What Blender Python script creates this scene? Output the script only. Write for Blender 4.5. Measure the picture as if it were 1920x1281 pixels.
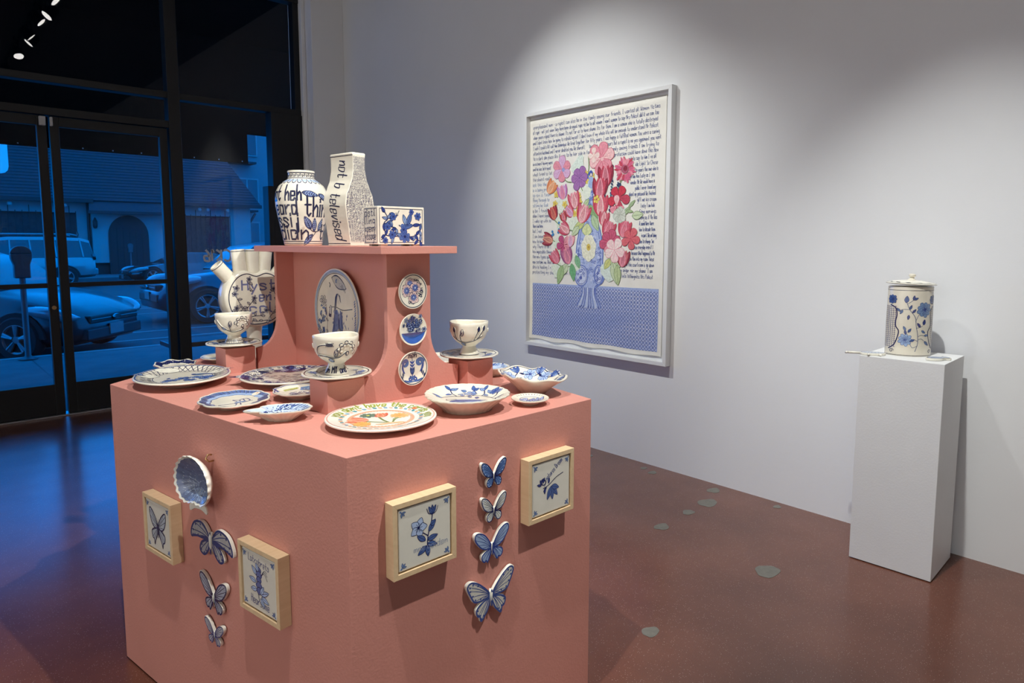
import bpy, bmesh, math, random
from mathutils import Vector, Matrix
R = random.Random(7)
PI = math.pi
scene = bpy.context.scene
COL = scene.collection
for o in list(bpy.data.objects):
    bpy.data.objects.remove(o)

# ------------------------------------------------------------------ camera
cam_data = bpy.data.cameras.new('camera'); cam = bpy.data.objects.new('camera', cam_data); COL.objects.link(cam)
scene.camera = cam
cam_data.sensor_width = 36.0; cam_data.lens = 1250 / 1920 * 36.0
cam_data.shift_y = -(640.5 - 583.5) / 1920
cam_data.clip_end = 300
cam.location = (0, 0, 1.5)
cam.rotation_euler = (math.radians(90 - 5.8694), 0, math.radians(-42.711))

# ------------------------------------------------------------------ world: even blue dusk sky
world = bpy.data.worlds.new('dusk_sky'); scene.world = world; world.use_nodes = True
bg = world.node_tree.nodes['Background']
bg.inputs[0].default_value = (0.0, 0.155, 0.60, 1); bg.inputs[1].default_value = 5.7

# ------------------------------------------------------------------ exposure
vs = scene.view_settings
vs.view_transform = 'Standard'; vs.look = 'None'; vs.gamma = 1.0; vs.exposure = 0.0; vs.use_curve_mapping = False

# ------------------------------------------------------------------ gallery spotlights, then unseen fill spots added to raise the room light
def spot(name, loc, target, watts, cone=40, blend=0.6, size=0.05, col=(.97, .995, .975)):
    l = bpy.data.lights.new(name, 'SPOT'); l.energy = watts; l.color = col
    l.spot_size = math.radians(cone); l.spot_blend = blend; l.shadow_soft_size = size
    o = bpy.data.objects.new(name, l); COL.objects.link(o); o.location = loc
    o.rotation_euler = (Vector(target) - Vector(loc)).to_track_quat('-Z', 'Y').to_euler()
    return o
TX, TZ = 1.45, 4.05
spot('spot_painting', (TX, 3.45, TZ - .1), (3.668, 3.15, 1.6), 280, 58, 1.0, .035)
spot('spot_wall_middle', (TX, 2.1, TZ - .1), (3.668, 2.4, .0), 150, 66, 1.0, .05)
spot('spot_white_plinth', (TX + .5, .92, TZ - .1), (3.45, .80, .30), 370, 53, 1.0, .035)
spot('spot_plinth_front', (1.55, 0.10, TZ - .1), (1.15, 1.95, 1.0), 410, 50, .7, .025)
spot('spot_plinth_left', (.22, 1.0, TZ - .1), (.95, 2.1, 1.0), 300, 50, .7, .025)
spot('spot_room_fill', (-2.2, -1.0, TZ - .1), (-4.6, -.6, 1.5), 1150, 110, 1.0, .1)  # added fill: lights the left wall so its bounce lifts the room
spot('spot_left_fill', (-2.2, 2.6, TZ - .1), (-4.6, 2.4, 1.5), 1000, 110, 1.0, .1)  # second added fill on the left wall, for more ambient light
spot('spot_back_fill', (-3.0, -2.8, TZ - .1), (-4.4, -3.6, 1.2), 300, 100, 1.0, .1)  # weak added fill on the rear of the left wall

# ------------------------------------------------------------------ materials
def new_mat(name):
    m = bpy.data.materials.new(name); m.use_nodes = True
    nt = m.node_tree; return m, nt, nt.nodes['Principled BSDF']
def setin(n, k, v):
    if k in n.inputs: n.inputs[k].default_value = v
def mat(name, col, rough=.5, metal=0, noise=0, nscale=8, bump=0, bscale=60, spec=.5, coat=0, col2=None):
    m, nt, b = new_mat(name)
    setin(b, 'Roughness', rough); setin(b, 'Metallic', metal); setin(b, 'Specular IOR Level', spec)
    setin(b, 'Coat Weight', coat); setin(b, 'Coat Roughness', .08)
    c = tuple(col) + (1,)
    b.inputs['Base Color'].default_value = c
    tc = nt.nodes.new('ShaderNodeTexCoord')
    if noise or col2:
        n = nt.nodes.new('ShaderNodeTexNoise'); n.inputs['Scale'].default_value = nscale; n.inputs['Detail'].default_value = 5
        nt.links.new(tc.outputs['Object'], n.inputs['Vector'])
        r = nt.nodes.new('ShaderNodeValToRGB')
        a = col2 or tuple(x * (1 - noise) for x in col)
        r.color_ramp.elements[0].color = tuple(a) + (1,); r.color_ramp.elements[0].position = .35
        r.color_ramp.elements[1].color = c; r.color_ramp.elements[1].position = .65
        nt.links.new(n.outputs['Fac'], r.inputs['Fac']); nt.links.new(r.outputs['Color'], b.inputs['Base Color'])
    if bump:
        n2 = nt.nodes.new('ShaderNodeTexNoise'); n2.inputs['Scale'].default_value = bscale; n2.inputs['Detail'].default_value = 3
        nt.links.new(tc.outputs['Object'], n2.inputs['Vector'])
        bp = nt.nodes.new('ShaderNodeBump'); bp.inputs['Strength'].default_value = bump; bp.inputs['Distance'].default_value = .004
        nt.links.new(n2.outputs['Fac'], bp.inputs['Height']); nt.links.new(bp.outputs['Normal'], b.inputs['Normal'])
    return m
M = {}
M['wall'] = mat('white_wall_paint', (.80, .80, .80), .75, noise=.03, nscale=1.3, bump=.18, bscale=28)
M['trim'] = mat('white_trim_paint', (.78, .78, .78), .5, noise=.04, bump=.15)
M['ceil'] = mat('ceiling_paint', (.22, .22, .22), .9, noise=.05)
M['pink'] = mat('salmon_pink_paint', (.62, .26, .205), .55, noise=.05, nscale=4, bump=.16, bscale=150)
M['white'] = mat('white_plinth_paint', (.78, .78, .77), .45, noise=.03, nscale=3, bump=.12, bscale=120)
M['frame'] = mat('white_frame_lacquer', (.80, .80, .79), .35, noise=.03)
M['paper'] = mat('cotton_paper', (.83, .80, .72), .9, noise=.05, nscale=14, bump=.2, bscale=200)
M['cream'] = mat('cream_glaze', (.80, .735, .60), .22, noise=.08, nscale=22, bump=.08, bscale=45, coat=.5)
M['rim'] = mat('pale_rim_glaze', (.84, .80, .69), .25, noise=.05, nscale=20, coat=.4)
M['tile'] = mat('tile_glaze', (.76, .72, .62), .16, noise=.05, nscale=18, coat=.6, bump=.05, bscale=30)
M['black'] = mat('black_anodised_frame', (.003, .003, .0035), .5, noise=.2)
M['fabric'] = mat('black_awning_cloth', (.0012, .0012, .0012), .95, noise=.25, nscale=30, spec=.02)
M['hook'] = mat('brass_hook', (.55, .38, .18), .35, 1)
M['steel'] = mat('brushed_steel', (.55, .55, .55), .4, 1, noise=.1)
M['lockplate'] = mat('grey_lock_housing', (.42, .42, .42), .5, noise=.1)
M['dark_gap'] = mat('dark_recess', (.03, .03, .03), .9, noise=.1)
M['concrete_patch'] = mat('grey_filler', (.18, .17, .145), .55, noise=.2, nscale=40)

def wood():
    m, nt, b = new_mat('maple_wood'); setin(b, 'Roughness', .45)
    tc = nt.nodes.new('ShaderNodeTexCoord'); mp = nt.nodes.new('ShaderNodeMapping'); mp.inputs['Scale'].default_value = (40, 40, 3)
    n = nt.nodes.new('ShaderNodeTexNoise'); n.inputs['Scale'].default_value = 2.2; n.inputs['Detail'].default_value = 6
    r = nt.nodes.new('ShaderNodeValToRGB')
    r.color_ramp.elements[0].color = (.62, .42, .23, 1); r.color_ramp.elements[1].color = (.78, .58, .36, 1)
    nt.links.new(tc.outputs['Object'], mp.inputs['Vector']); nt.links.new(mp.outputs['Vector'], n.inputs['Vector'])
    nt.links.new(n.outputs['Fac'], r.inputs['Fac']); nt.links.new(r.outputs['Color'], b.inputs['Base Color'])
    return m
M['wood'] = wood()

def floor_mat():
    m, nt, b = new_mat('polished_red_concrete')
    tc = nt.nodes.new('ShaderNodeTexCoord')
    n = nt.nodes.new('ShaderNodeTexNoise'); n.inputs['Scale'].default_value = 1.7; n.inputs['Detail'].default_value = 8; n.inputs['Roughness'].default_value = .6
    r = nt.nodes.new('ShaderNodeValToRGB')
    r.color_ramp.elements[0].position = .3; r.color_ramp.elements[0].color = (.108, .035, .021, 1)
    r.color_ramp.elements[1].position = .72; r.color_ramp.elements[1].color = (.178, .063, .038, 1)
    # fine sand speckle
    v = nt.nodes.new('ShaderNodeTexVoronoi'); v.inputs['Scale'].default_value = 150
    lt = nt.nodes.new('ShaderNodeMath'); lt.operation = 'LESS_THAN'; lt.inputs[1].default_value = .20
    wn = nt.nodes.new('ShaderNodeTexWhiteNoise'); g = nt.nodes.new('ShaderNodeMath'); g.operation = 'GREATER_THAN'; g.inputs[1].default_value = .62
    mu = nt.nodes.new('ShaderNodeMath'); mu.operation = 'MULTIPLY'
    mx = nt.nodes.new('ShaderNodeMixRGB'); mx.inputs[2].default_value = (.34, .23, .18, 1)
    fine = nt.nodes.new('ShaderNodeTexNoise'); fine.inputs['Scale'].default_value = 260; fine.inputs['Detail'].default_value = 2
    mx2 = nt.nodes.new('ShaderNodeMixRGB'); mx2.blend_type = 'OVERLAY'; mx2.inputs[0].default_value = .35
    for t in (n, v, fine): nt.links.new(tc.outputs['Object'], t.inputs['Vector'])
    nt.links.new(n.outputs['Fac'], r.inputs['Fac'])
    nt.links.new(v.outputs['Distance'], lt.inputs[0]); nt.links.new(v.outputs['Position'], wn.inputs['Vector']); nt.links.new(wn.outputs['Value'], g.inputs[0])
    nt.links.new(lt.outputs[0], mu.inputs[0]); nt.links.new(g.outputs[0], mu.inputs[1])
    nt.links.new(r.outputs['Color'], mx2.inputs[1]); nt.links.new(fine.outputs['Fac'], mx2.inputs[2])
    nt.links.new(mx2.outputs['Color'], mx.inputs[1]); nt.links.new(mu.outputs[0], mx.inputs[0])
    nt.links.new(mx.outputs['Color'], b.inputs['Base Color'])
    rr = nt.nodes.new('ShaderNodeMapRange'); rr.inputs[3].default_value = .24; rr.inputs[4].default_value = .42
    n3 = nt.nodes.new('ShaderNodeTexNoise'); n3.inputs['Scale'].default_value = 3.5; n3.inputs['Detail'].default_value = 6
    nt.links.new(tc.outputs['Object'], n3.inputs['Vector']); nt.links.new(n3.outputs['Fac'], rr.inputs[0]); nt.links.new(rr.outputs[0], b.inputs['Roughness'])
    bp = nt.nodes.new('ShaderNodeBump'); bp.inputs['Strength'].default_value = .08; bp.inputs['Distance'].default_value = .003
    n4 = nt.nodes.new('ShaderNodeTexNoise'); n4.inputs['Scale'].default_value = 40
    nt.links.new(tc.outputs['Object'], n4.inputs['Vector']); nt.links.new(n4.outputs['Fac'], bp.inputs['Height']); nt.links.new(bp.outputs['Normal'], b.inputs['Normal'])
    setin(b, 'Specular IOR Level', .15); setin(b, 'Coat Weight', .9); setin(b, 'Coat Roughness', .19); setin(b, 'Coat IOR', 1.4)
    return m
M['floor'] = floor_mat()

def glass_mat():
    m = bpy.data.materials.new('window_glass'); m.use_nodes = True; nt = m.node_tree; nt.nodes.clear()
    out = nt.nodes.new('ShaderNodeOutputMaterial'); mix = nt.nodes.new('ShaderNodeMixShader')
    tr = nt.nodes.new('ShaderNodeBsdfTransparent'); tr.inputs[0].default_value = (.90, .95, .97, 1)
    gl = nt.nodes.new('ShaderNodeBsdfGlossy'); gl.inputs['Roughness'].default_value = 0.0
    lw = nt.nodes.new('ShaderNodeLayerWeight'); lw.inputs[0].default_value = .5
    pw = nt.nodes.new('ShaderNodeMath'); pw.operation = 'POWER'; pw.inputs[1].default_value = 5
    ml = nt.nodes.new('ShaderNodeMath'); ml.operation = 'MULTIPLY_ADD'; ml.inputs[1].default_value = .9; ml.inputs[2].default_value = .038
    nt.links.new(lw.outputs['Facing'], pw.inputs[0]); nt.links.new(pw.outputs[0], ml.inputs[0])
    nt.links.new(ml.outputs[0], mix.inputs[0]); nt.links.new(tr.outputs[0], mix.inputs[1]); nt.links.new(gl.outputs[0], mix.inputs[2])
    nt.links.new(mix.outputs[0], out.inputs['Surface'])
    return m
M['glass'] = glass_mat()

def paint_mat(name, rough, coat, var=.25):
    # colour comes from the brush-stroke colour attribute, with pigment pooling
    m, nt, b = new_mat(name); setin(b, 'Roughness', rough); setin(b, 'Coat Weight', coat); setin(b, 'Coat Roughness', .1)
    at = nt.nodes.new('ShaderNodeAttribute'); at.attribute_name = 'paint'
    tc = nt.nodes.new('ShaderNodeTexCoord'); n = nt.nodes.new('ShaderNodeTexNoise'); n.inputs['Scale'].default_value = 70; n.inputs['Detail'].default_value = 4
    mr = nt.nodes.new('ShaderNodeMapRange'); mr.inputs[3].default_value = 1 - var; mr.inputs[4].default_value = 1 + var
    mx = nt.nodes.new('ShaderNodeMixRGB'); mx.blend_type = 'MULTIPLY'; mx.inputs[0].default_value = 1
    nt.links.new(tc.outputs['Object'], n.inputs['Vector']); nt.links.new(n.outputs['Fac'], mr.inputs[0])
    nt.links.new(at.outputs['Color'], mx.inputs[1]); nt.links.new(mr.outputs[0], mx.inputs[2]); nt.links.new(mx.outputs[0], b.inputs['Base Color'])
    return m
M['gpaint'] = paint_mat('glazed_brushwork', .22, .5)
M['wpaint'] = paint_mat('watercolour_brushwork', .9, 0, .35)
M['vinyl'] = mat('grey_vinyl_letters', (.55, .55, .58), .7, noise=.1)

def emis(name, col, st):
    m = bpy.data.materials.new(name); m.use_nodes = True; nt = m.node_tree; nt.nodes.clear()
    out = nt.nodes.new('ShaderNodeOutputMaterial'); e = nt.nodes.new('ShaderNodeEmission')
    e.inputs[0].default_value = tuple(col) + (1,); e.inputs[1].default_value = st
    nt.links.new(e.outputs[0], out.inputs['Surface']); return m
M['lens'] = emis('lamp_lens_glow', (1, .96, .92), 26)

# ------------------------------------------------------------------ mesh helpers
class MB:
    def __init__(s): s.v = []; s.f = []
    def add(s, vs_, fs):
        k = len(s.v); s.v += [tuple(p) for p in vs_]; s.f += [tuple(i + k for i in q) for q in fs]; return s
    def box(s, x0, x1, y0, y1, z0, z1, mx=None):
        p = [(x, y, z) for z in (z0, z1) for y in (y0, y1) for x in (x0, x1)]
        if mx: p = [mx @ Vector(q) for q in p]
        return s.add(p, [(0, 2, 3, 1), (4, 5, 7, 6), (0, 1, 5, 4), (2, 6, 7, 3), (0, 4, 6, 2), (1, 3, 7, 5)])
    def prism(s, poly, a, b, fn=lambda x, y, z: (x, y, z)):
        n = len(poly)
        p = [fn(x, y, a) for x, y in poly] + [fn(x, y, b) for x, y in poly]
        return s.add(p, [tuple(range(n - 1, -1, -1)), tuple(range(n, 2 * n))] + [(i, (i + 1) % n, n + (i + 1) % n, n + i) for i in range(n)])
    def lathe(s, prof, n=32, fn=None, close=True):
        p = []; m = len(prof)
        for i in range(n):
            a = 2 * PI * i / n
            for r, z in prof:
                q = (r * math.cos(a), r * math.sin(a), z); p.append(fn(q, a) if fn else q)
        f = []
        for i in range(n):
            j = (i + 1) % n
            for k in range(m - 1): f.append((i * m + k, j * m + k, j * m + k + 1, i * m + k + 1))
        return s.add(p, f)
    def tube(s, path, r, n=8, cap=True):
        path = [Vector(q) for q in path]; m = len(path); p = []; prev = None
        for i, q in enumerate(path):
            t = (path[min(i + 1, m - 1)] - path[max(i - 1, 0)]); t = t.normalized() if t.length > 1e-9 else Vector((0, 0, 1))
            if prev is None:
                u = t.orthogonal().normalized()
            else:
                u = prev - t * prev.dot(t); u = u.normalized() if u.length > 1e-6 else t.orthogonal().normalized()
            prev = u; w = t.cross(u); rr = r[i] if isinstance(r, (list, tuple)) else r
            for k in range(n):
                a = 2 * PI * k / n; p.append(q + (u * math.cos(a) + w * math.sin(a)) * rr)
        f = [(i * n + k, i * n + (k + 1) % n, (i + 1) * n + (k + 1) % n, (i + 1) * n + k) for i in range(m - 1) for k in range(n)]
        if cap: f += [tuple(range(n - 1, -1, -1)), tuple(range((m - 1) * n, m * n))]
        return s.add(p, f)
    def loft(s, secs, cap=True, closed=True):
        n = len(secs[0]); p = [q for sec in secs for q in sec]; f = []
        for i in range(len(secs) - 1):
            for k in range(n if closed else n - 1):
                f.append((i * n + k, i * n + (k + 1) % n, (i + 1) * n + (k + 1) % n, (i + 1) * n + k))
        if cap: f += [tuple(range(n - 1, -1, -1)), tuple(range((len(secs) - 1) * n, len(secs) * n))]
        return s.add(p, f)
    def ball(s, c, rx, ry, rz, n=10, m=6, mx=None):
        p = []
        for i in range(m + 1):
            t = PI * i / m
            for k in range(n):
                a = 2 * PI * k / n; q = Vector((rx * math.sin(t) * math.cos(a), ry * math.sin(t) * math.sin(a), rz * math.cos(t)))
                p.append(Vector(c) + (mx @ q if mx else q))
        return s.add(p, [(i * n + k, (i + 1) * n + k, (i + 1) * n + (k + 1) % n, i * n + (k + 1) % n) for i in range(m) for k in range(n)])
    def obj(s, name, mt, parent=None, loc=None, rot=None, smooth=False, bevel=0, subsurf=0, weld=True):
        me = bpy.data.meshes.new(name); me.from_pydata(s.v, [], s.f); me.update()
        bm = bmesh.new(); bm.from_mesh(me)
        if weld: bmesh.ops.remove_doubles(bm, verts=bm.verts, dist=1e-6)
        bmesh.ops.recalc_face_normals(bm, faces=bm.faces)
        bm.to_mesh(me); bm.free()
        me.materials.append(M[mt] if isinstance(mt, str) else mt)
        if smooth:
            me.shade_smooth() if hasattr(me, 'shade_smooth') else [setattr(q, 'use_smooth', True) for q in me.polygons]
            if smooth is not True: me.set_sharp_from_angle(angle=math.radians(smooth))
        o = bpy.data.objects.new(name, me); COL.objects.link(o)
        if parent: o.parent = parent
        if loc: o.location = loc
        if rot: o.rotation_euler = rot
        if bevel:
            b = o.modifiers.new('bevel', 'BEVEL'); b.width = bevel; b.segments = 2; b.limit_method = 'ANGLE'; b.angle_limit = math.radians(40)
        if subsurf:
            b = o.modifiers.new('sub', 'SUBSURF'); b.levels = b.render_levels = subsurf
        return o
def tag(o, label=None, cat=None, group=None, kind=None):
    if label: o['label'] = label
    if cat: o['category'] = cat
    if group: o['group'] = group
    if kind: o['kind'] = kind
    return o
def thing(name, label, cat, loc=(0, 0, 0), rz=0, group=None):
    o = bpy.data.objects.new(name, None); COL.objects.link(o); o.location = loc; o.rotation_euler = (0, 0, rz); o.empty_display_size = .05
    return tag(o, label, cat, group)
def struct(o): o['kind'] = 'structure'; return o
def sm(pts, n=5, closed=False):
    m = len(pts); out = []
    if m < 3: return list(pts)
    rng = range(m if closed else m - 1)
    for i in rng:
        g = (lambda k: pts[k % m]) if closed else (lambda k: pts[max(0, min(m - 1, k))])
        a, b, c, d = g(i - 1), g(i), g(i + 1), g(i + 2)
        for j in range(n):
            t = j / n; t2 = t * t; t3 = t2 * t
            out.append(tuple(.5 * (2 * b[q] + (c[q] - a[q]) * t + (2 * a[q] - 5 * b[q] + 4 * c[q] - d[q]) * t2 + (3 * b[q] - a[q] - 3 * c[q] + d[q]) * t3) for q in range(len(b))))
    if not closed: out.append(tuple(pts[-1]))
    return out

# ------------------------------------------------------------------ hand lettering: single-stroke alphabet (x 0-5, baseline 3, x-height 7, ascender a)
GL = {'a': '4637171513233345 4743', 'b': '1a13 163747453313', 'c': '46371715133344', 'd': '4a43 46371715133345', 'e': '154547371715133344',
 'f': '4a3a2923 1747', 'g': '46371715143445 47413010', 'h': '1a13 15374643', 'i': '2723 2928', 'j': '37312010 3938', 'k': '1a13 471543', 'l': '2a2433',
 'm': '0703 06172623 26374643', 'n': '1713 15374643', 'o': '3717151333454737', 'p': '1710 163747453313', 'q': '4740 46371715133345', 'r': '1713 153747',
 's': '463717163544331314', 't': '2a243344 1747', 'u': '1714233344 4743', 'v': '172347', 'w': '0713263347', 'x': '1743 4713', 'y': '1724 4710', 'z': '17471343',
 'A': '032a43 1636', 'B': '131a3a48371737464433 1333', 'C': '493a1908051333 44', 'D': '131a2a48453313', 'E': '4a1a1343 1737', 'F': '4a1a13 1737', 'G': '493a1a0805133345464636',
 'H': '1a13 4a43 1747', 'I': '2a23 1a3a 1333', 'J': '4a45331304', 'K': '1a13 4a1743', 'L': '1a1343', 'M': '030a264a43', 'N': '131a434a', 'O': '2a1a0805133345483a2a',
 'P': '131a3a483717', 'R': '131a3a483717 2743', 'S': '493a1a183746443313', 'T': '0a4a 2a23', 'U': '1a142333444a', 'V': '1a234a', 'W': '0a1326334a', 'Y': '1a27 4a2723',
 '1': '182a23', '6': '3a1715133344463616', '.': '2324', ',': '2312', '-': '1636', "'": '2a28'}
GL['C'] = '493a190805133344'; GL['B'] = '131a3a48371737464433'
def glyph(ch):
    if ch == ' ' or ch not in GL: return [], 3.2
    pl = [[(int(s[i]), int(s[i + 1], 16) - 3) for i in range(0, len(s) - 1, 2)] for s in GL[ch].split()]
    xs = [p[0] for l in pl for p in l]; mn, mxx = min(xs), max(xs)
    return [[(p[0] - mn, p[1]) for p in l] for l in pl], mxx - mn + 1.7

SCR = lambda n: ''.join(R.choice('aeinostrlumcdhwvyg') for _ in range(n))
BLUE = (.030, .055, .235); DBLUE = (.012, .018, .085); MBLUE = (.075, .13, .32); LBLUE = (.22, .31, .50); PBLUE = (.42, .52, .72); INK = (.02, .022, .06)
class Paint:
    """brush strokes and washes laid on a surface given by fn(u, v) -> (point, normal)"""
    def __init__(s, step=.006, wf=1.6): s.items = []; s.step = step; s.lay = 0; s.wf = wf
    def stroke(s, pts, w, col=BLUE, taper=0, smooth=0, closed=False):
        pts = list(pts); w = w * s.wf
        if smooth: pts = sm(pts, smooth, closed)
        if closed: pts = pts + [pts[0]]
        q = [pts[0]]
        for a, b in zip(pts, pts[1:]):
            d = math.hypot(b[0] - a[0], b[1] - a[1]); k = max(1, int(d / s.step + .5))
            q += [(a[0] + (b[0] - a[0]) * i / k, a[1] + (b[1] - a[1]) * i / k) for i in range(1, k + 1)]
        L = []; Rr = []; m = len(q)
        for i, p in enumerate(q):
            a = q[max(i - 1, 0)]; b = q[min(i + 1, m - 1)]; dx, dy = b[0] - a[0], b[1] - a[1]; l = math.hypot(dx, dy) or 1
            t = i / max(1, m - 1); ww = w / 2 * (1 if not taper else max(.12, 1 - taper * abs(2 * t - 1) ** 1.5))
            L.append((p[0] - dy / l * ww, p[1] + dx / l * ww)); Rr.append((p[0] + dy / l * ww, p[1] - dx / l * ww))
        s.lay += 1; s.items.append((L + Rr, [(m + i, m + i + 1, i + 1, i) for i in range(m - 1)], col, s.lay)); return s
    def fill(s, pts, col, rings=3, smooth=0, c=None):
        if smooth: pts = sm(pts, smooth, True)
        n = len(pts); c = c or (sum(p[0] for p in pts) / n, sum(p[1] for p in pts) / n)
        v = [c]; f = []
        for k in range(1, rings + 1):
            t = k / rings; v += [(c[0] + (p[0] - c[0]) * t, c[1] + (p[1] - c[1]) * t) for p in pts]
        f += [(0, 1 + i, 1 + (i + 1) % n) for i in range(n)]
        for k in range(rings - 1):
            f += [(1 + k * n + i, 1 + (k + 1) * n + i, 1 + (k + 1) * n + (i + 1) % n, 1 + k * n + (i + 1) % n) for i in range(n)]
        s.lay += 1; s.items.append((v, f, col, s.lay)); return s
    def band(s, inner, outer, col):
        n = len(inner); s.lay += 1
        mid = [((a[0] + b[0]) / 2, (a[1] + b[1]) / 2) for a, b in zip(inner, outer)]
        s.items.append((list(inner) + mid + list(outer), [(i + k * n, i + (k + 1) * n, (i + 1) % n + (k + 1) * n, (i + 1) % n + k * n) for i in range(n) for k in (0, 1)], col, s.lay)); return s
    def dot(s, p, r, col=BLUE, n=8, asp=1): return s.fill([(p[0] + r * math.cos(2 * PI * i / n), p[1] + r * asp * math.sin(2 * PI * i / n)) for i in range(n)], col, 1)
    def ring(s, p, r, w, col=BLUE, n=24): return s.stroke([(p[0] + r * math.cos(2 * PI * i / n), p[1] + r * math.sin(2 * PI * i / n)) for i in range(n)], w, col, closed=True)
    def leaf(s, p, ang, l, w, col=MBLUE, line=DBLUE, lw=.0012, rings=2, vein=True, rnd=False):
        ca, sa = math.cos(ang), math.sin(ang)
        prof = [(0, 0), (.25, .42), (.5, .5), (.78, .3), (1, 0), (.78, -.3), (.5, -.5), (.25, -.42)] if not rnd else [(0, 0), (.3, .26), (.62, .5), (.9, .4), (1, .05), (.92, -.36), (.62, -.5), (.3, -.26)]
        q = [(p[0] + (x * l) * ca - (y * w) * sa, p[1] + (x * l) * sa + (y * w) * ca) for x, y in prof]
        q = sm(q, 2, True)
        if col: s.fill(q, col, rings)
        if line: s.stroke(q, lw, line, closed=True)
        if line and vein: s.stroke([p, (p[0] + l * .9 * ca, p[1] + l * .9 * sa)], lw * .8, line)
        return s
    def flower(s, p, r, n=6, col=LBLUE, line=DBLUE, lw=.0012, mid=BLUE, pw=.55, a0=0, squash=1):
        for i in range(n):
            a = a0 + 2 * PI * i / n; s.leaf(p, a, r * (1 if i % 2 else .92), r * pw, col, line, lw, 2, False, True)
            s.stroke([(p[0] + r * .25 * math.cos(a), p[1] + r * .25 * math.sin(a)), (p[0] + r * .65 * math.cos(a), p[1] + r * .65 * math.sin(a))], lw, line or mid)
        if mid: s.dot(p, r * .22, mid)
        return s
    def tulip(s, p, ang, r, col, dark, light):
        # cup of overlapping petals opening along ang
        ca, sa = math.cos(ang), math.sin(ang)
        def tr(x, y): return (p[0] + r * (x * ca - y * sa), p[1] + r * (x * sa + y * ca))
        for yo, spread, cc in ((.45, .42, dark), (-.45, -.42, dark), (.15, .12, col), (-.2, -.14, col), (0, 0, light)):
            q = [tr(-.75, yo * .2), tr(-.35, yo * .6 + .34), tr(.35, yo + .30 + spread * .2), tr(1.0, yo + spread * .6), tr(.35, yo - .30 + spread * .2), tr(-.35, yo * .6 - .34)]
            s.fill(sm(q, 3, True), cc, 1)
            for k in (-.14, 0, .14):
                s.stroke([tr(-.6, yo * .3 + k), tr(.1, yo * .8 + k), tr(.8, yo + spread * .5 + k * .3)], r * .06, dark if cc != dark else col, taper=.8, smooth=3)
        return s
    def spiral(s, p, r, turns, w, col, a0=0, d=1):
        n = int(14 * turns) + 3
        return s.stroke([(p[0] + r * (1 - .85 * i / n) * math.cos(a0 + d * 2 * PI * turns * i / n), p[1] + r * (1 - .85 * i / n) * math.sin(a0 + d * 2 * PI * turns * i / n)) for i in range(n + 1)], w, col)
    def text(s, txt, p, size, col=DBLUE, w=None, ang=0, arc=None, serif=0, smooth=0, width=None, jit=.0, slant=0, flip=False):
        u = size / 4; w = w or size * .17; tot = sum(glyph(ch)[1] for ch in txt); k = 1 if width is None else width / (tot * u)
        x = 0; ca, sa = math.cos(ang), math.sin(ang)
        for ch in txt:
            pls, adv = glyph(ch); jy = R.uniform(-jit, jit) * size; js = 1 + R.uniform(-jit, jit)
            for l in pls:
                q = [((x + px_ + slant * py_) * u * k, py_ * u * js + jy) for px_, py_ in l]
                if smooth: q = sm(q, smooth)
                if serif:
                    for e in (q[0], q[-1]):
                        t = [(e[0] - serif * size, e[1] - serif * size * .25), (e[0] + serif * size, e[1] + serif * size * .25)]
                        s._st(t, w * .7, col, p, ca, sa, arc, flip)
                s._st(q, w, col, p, ca, sa, arc, flip)
            x += adv
        return s
    def _st(s, q, w, col, p, ca, sa, arc, flip):
        if flip: q = [(-a, b) for a, b in q]
        if arc: q = [arc(a, b) for a, b in q]
        else: q = [(p[0] + a * ca - b * sa, p[1] + a * sa + b * ca) for a, b in q]
        s.stroke(q, w, col)
    def build(s, name, fn, parent, mt='gpaint', eps=.00035, dl=2e-6):
        V = []; F = []; C = []
        for pts, fs, col, lay in s.items:
            k = len(V)
            for u, v in pts:
                P, N = fn(u, v); V.append(tuple(P + N * (eps + lay * dl)))
            for f in fs:
                F.append(tuple(i + k for i in f)); C += list(tuple(col) + (1.,)) * len(f)
        me = bpy.data.meshes.new(name); me.from_pydata(V, [], F)
        ca = me.color_attributes.new('paint', 'FLOAT_COLOR', 'CORNER'); ca.data.foreach_set('color', C)
        me.update(); me.materials.append(M[mt])
        o = bpy.data.objects.new(name, me); COL.objects.link(o); o.parent = parent
        return o
def flat(origin, ux, uy, n):
    origin, ux, uy, n = Vector(origin), Vector(ux), Vector(uy), Vector(n)
    return lambda u, v: (origin + ux * u + uy * v, n)

# ================================================================== THE ROOM
WX, YW, CZ = 3.668, 6.87, 4.4
fl = struct(MB().box(-5, WX + .2, -5, YW + .12, -.2, 0).obj('floor', 'floor'))
struct(MB().box(WX, WX + .2, -5, YW + .2, 0, CZ).obj('wall_right', 'wall'))
struct(MB().box(-5.2, -5, -5, YW + .2, 0, CZ).obj('wall_left', 'wall'))
struct(MB().box(-5.2, WX + .2, -5.2, -5, 0, CZ).obj('wall_back', 'wall'))
struct(MB().box(-5.2, WX + .2, -5.2, YW + .2, CZ, CZ + .2).obj('ceiling', 'ceil'))
wf = MB().box(3.305, WX, 6.62, YW + .2, 0, CZ).box(3.263, 3.305, 6.76, YW + .2, 0, CZ).box(-5, 3.263, YW - .04, YW + .2, 4.03, CZ).box(-5, -1.2, YW - .04, YW + .2, 0, 4.03)
struct(wf.obj('wall_front', 'wall', bevel=.006))
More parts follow.
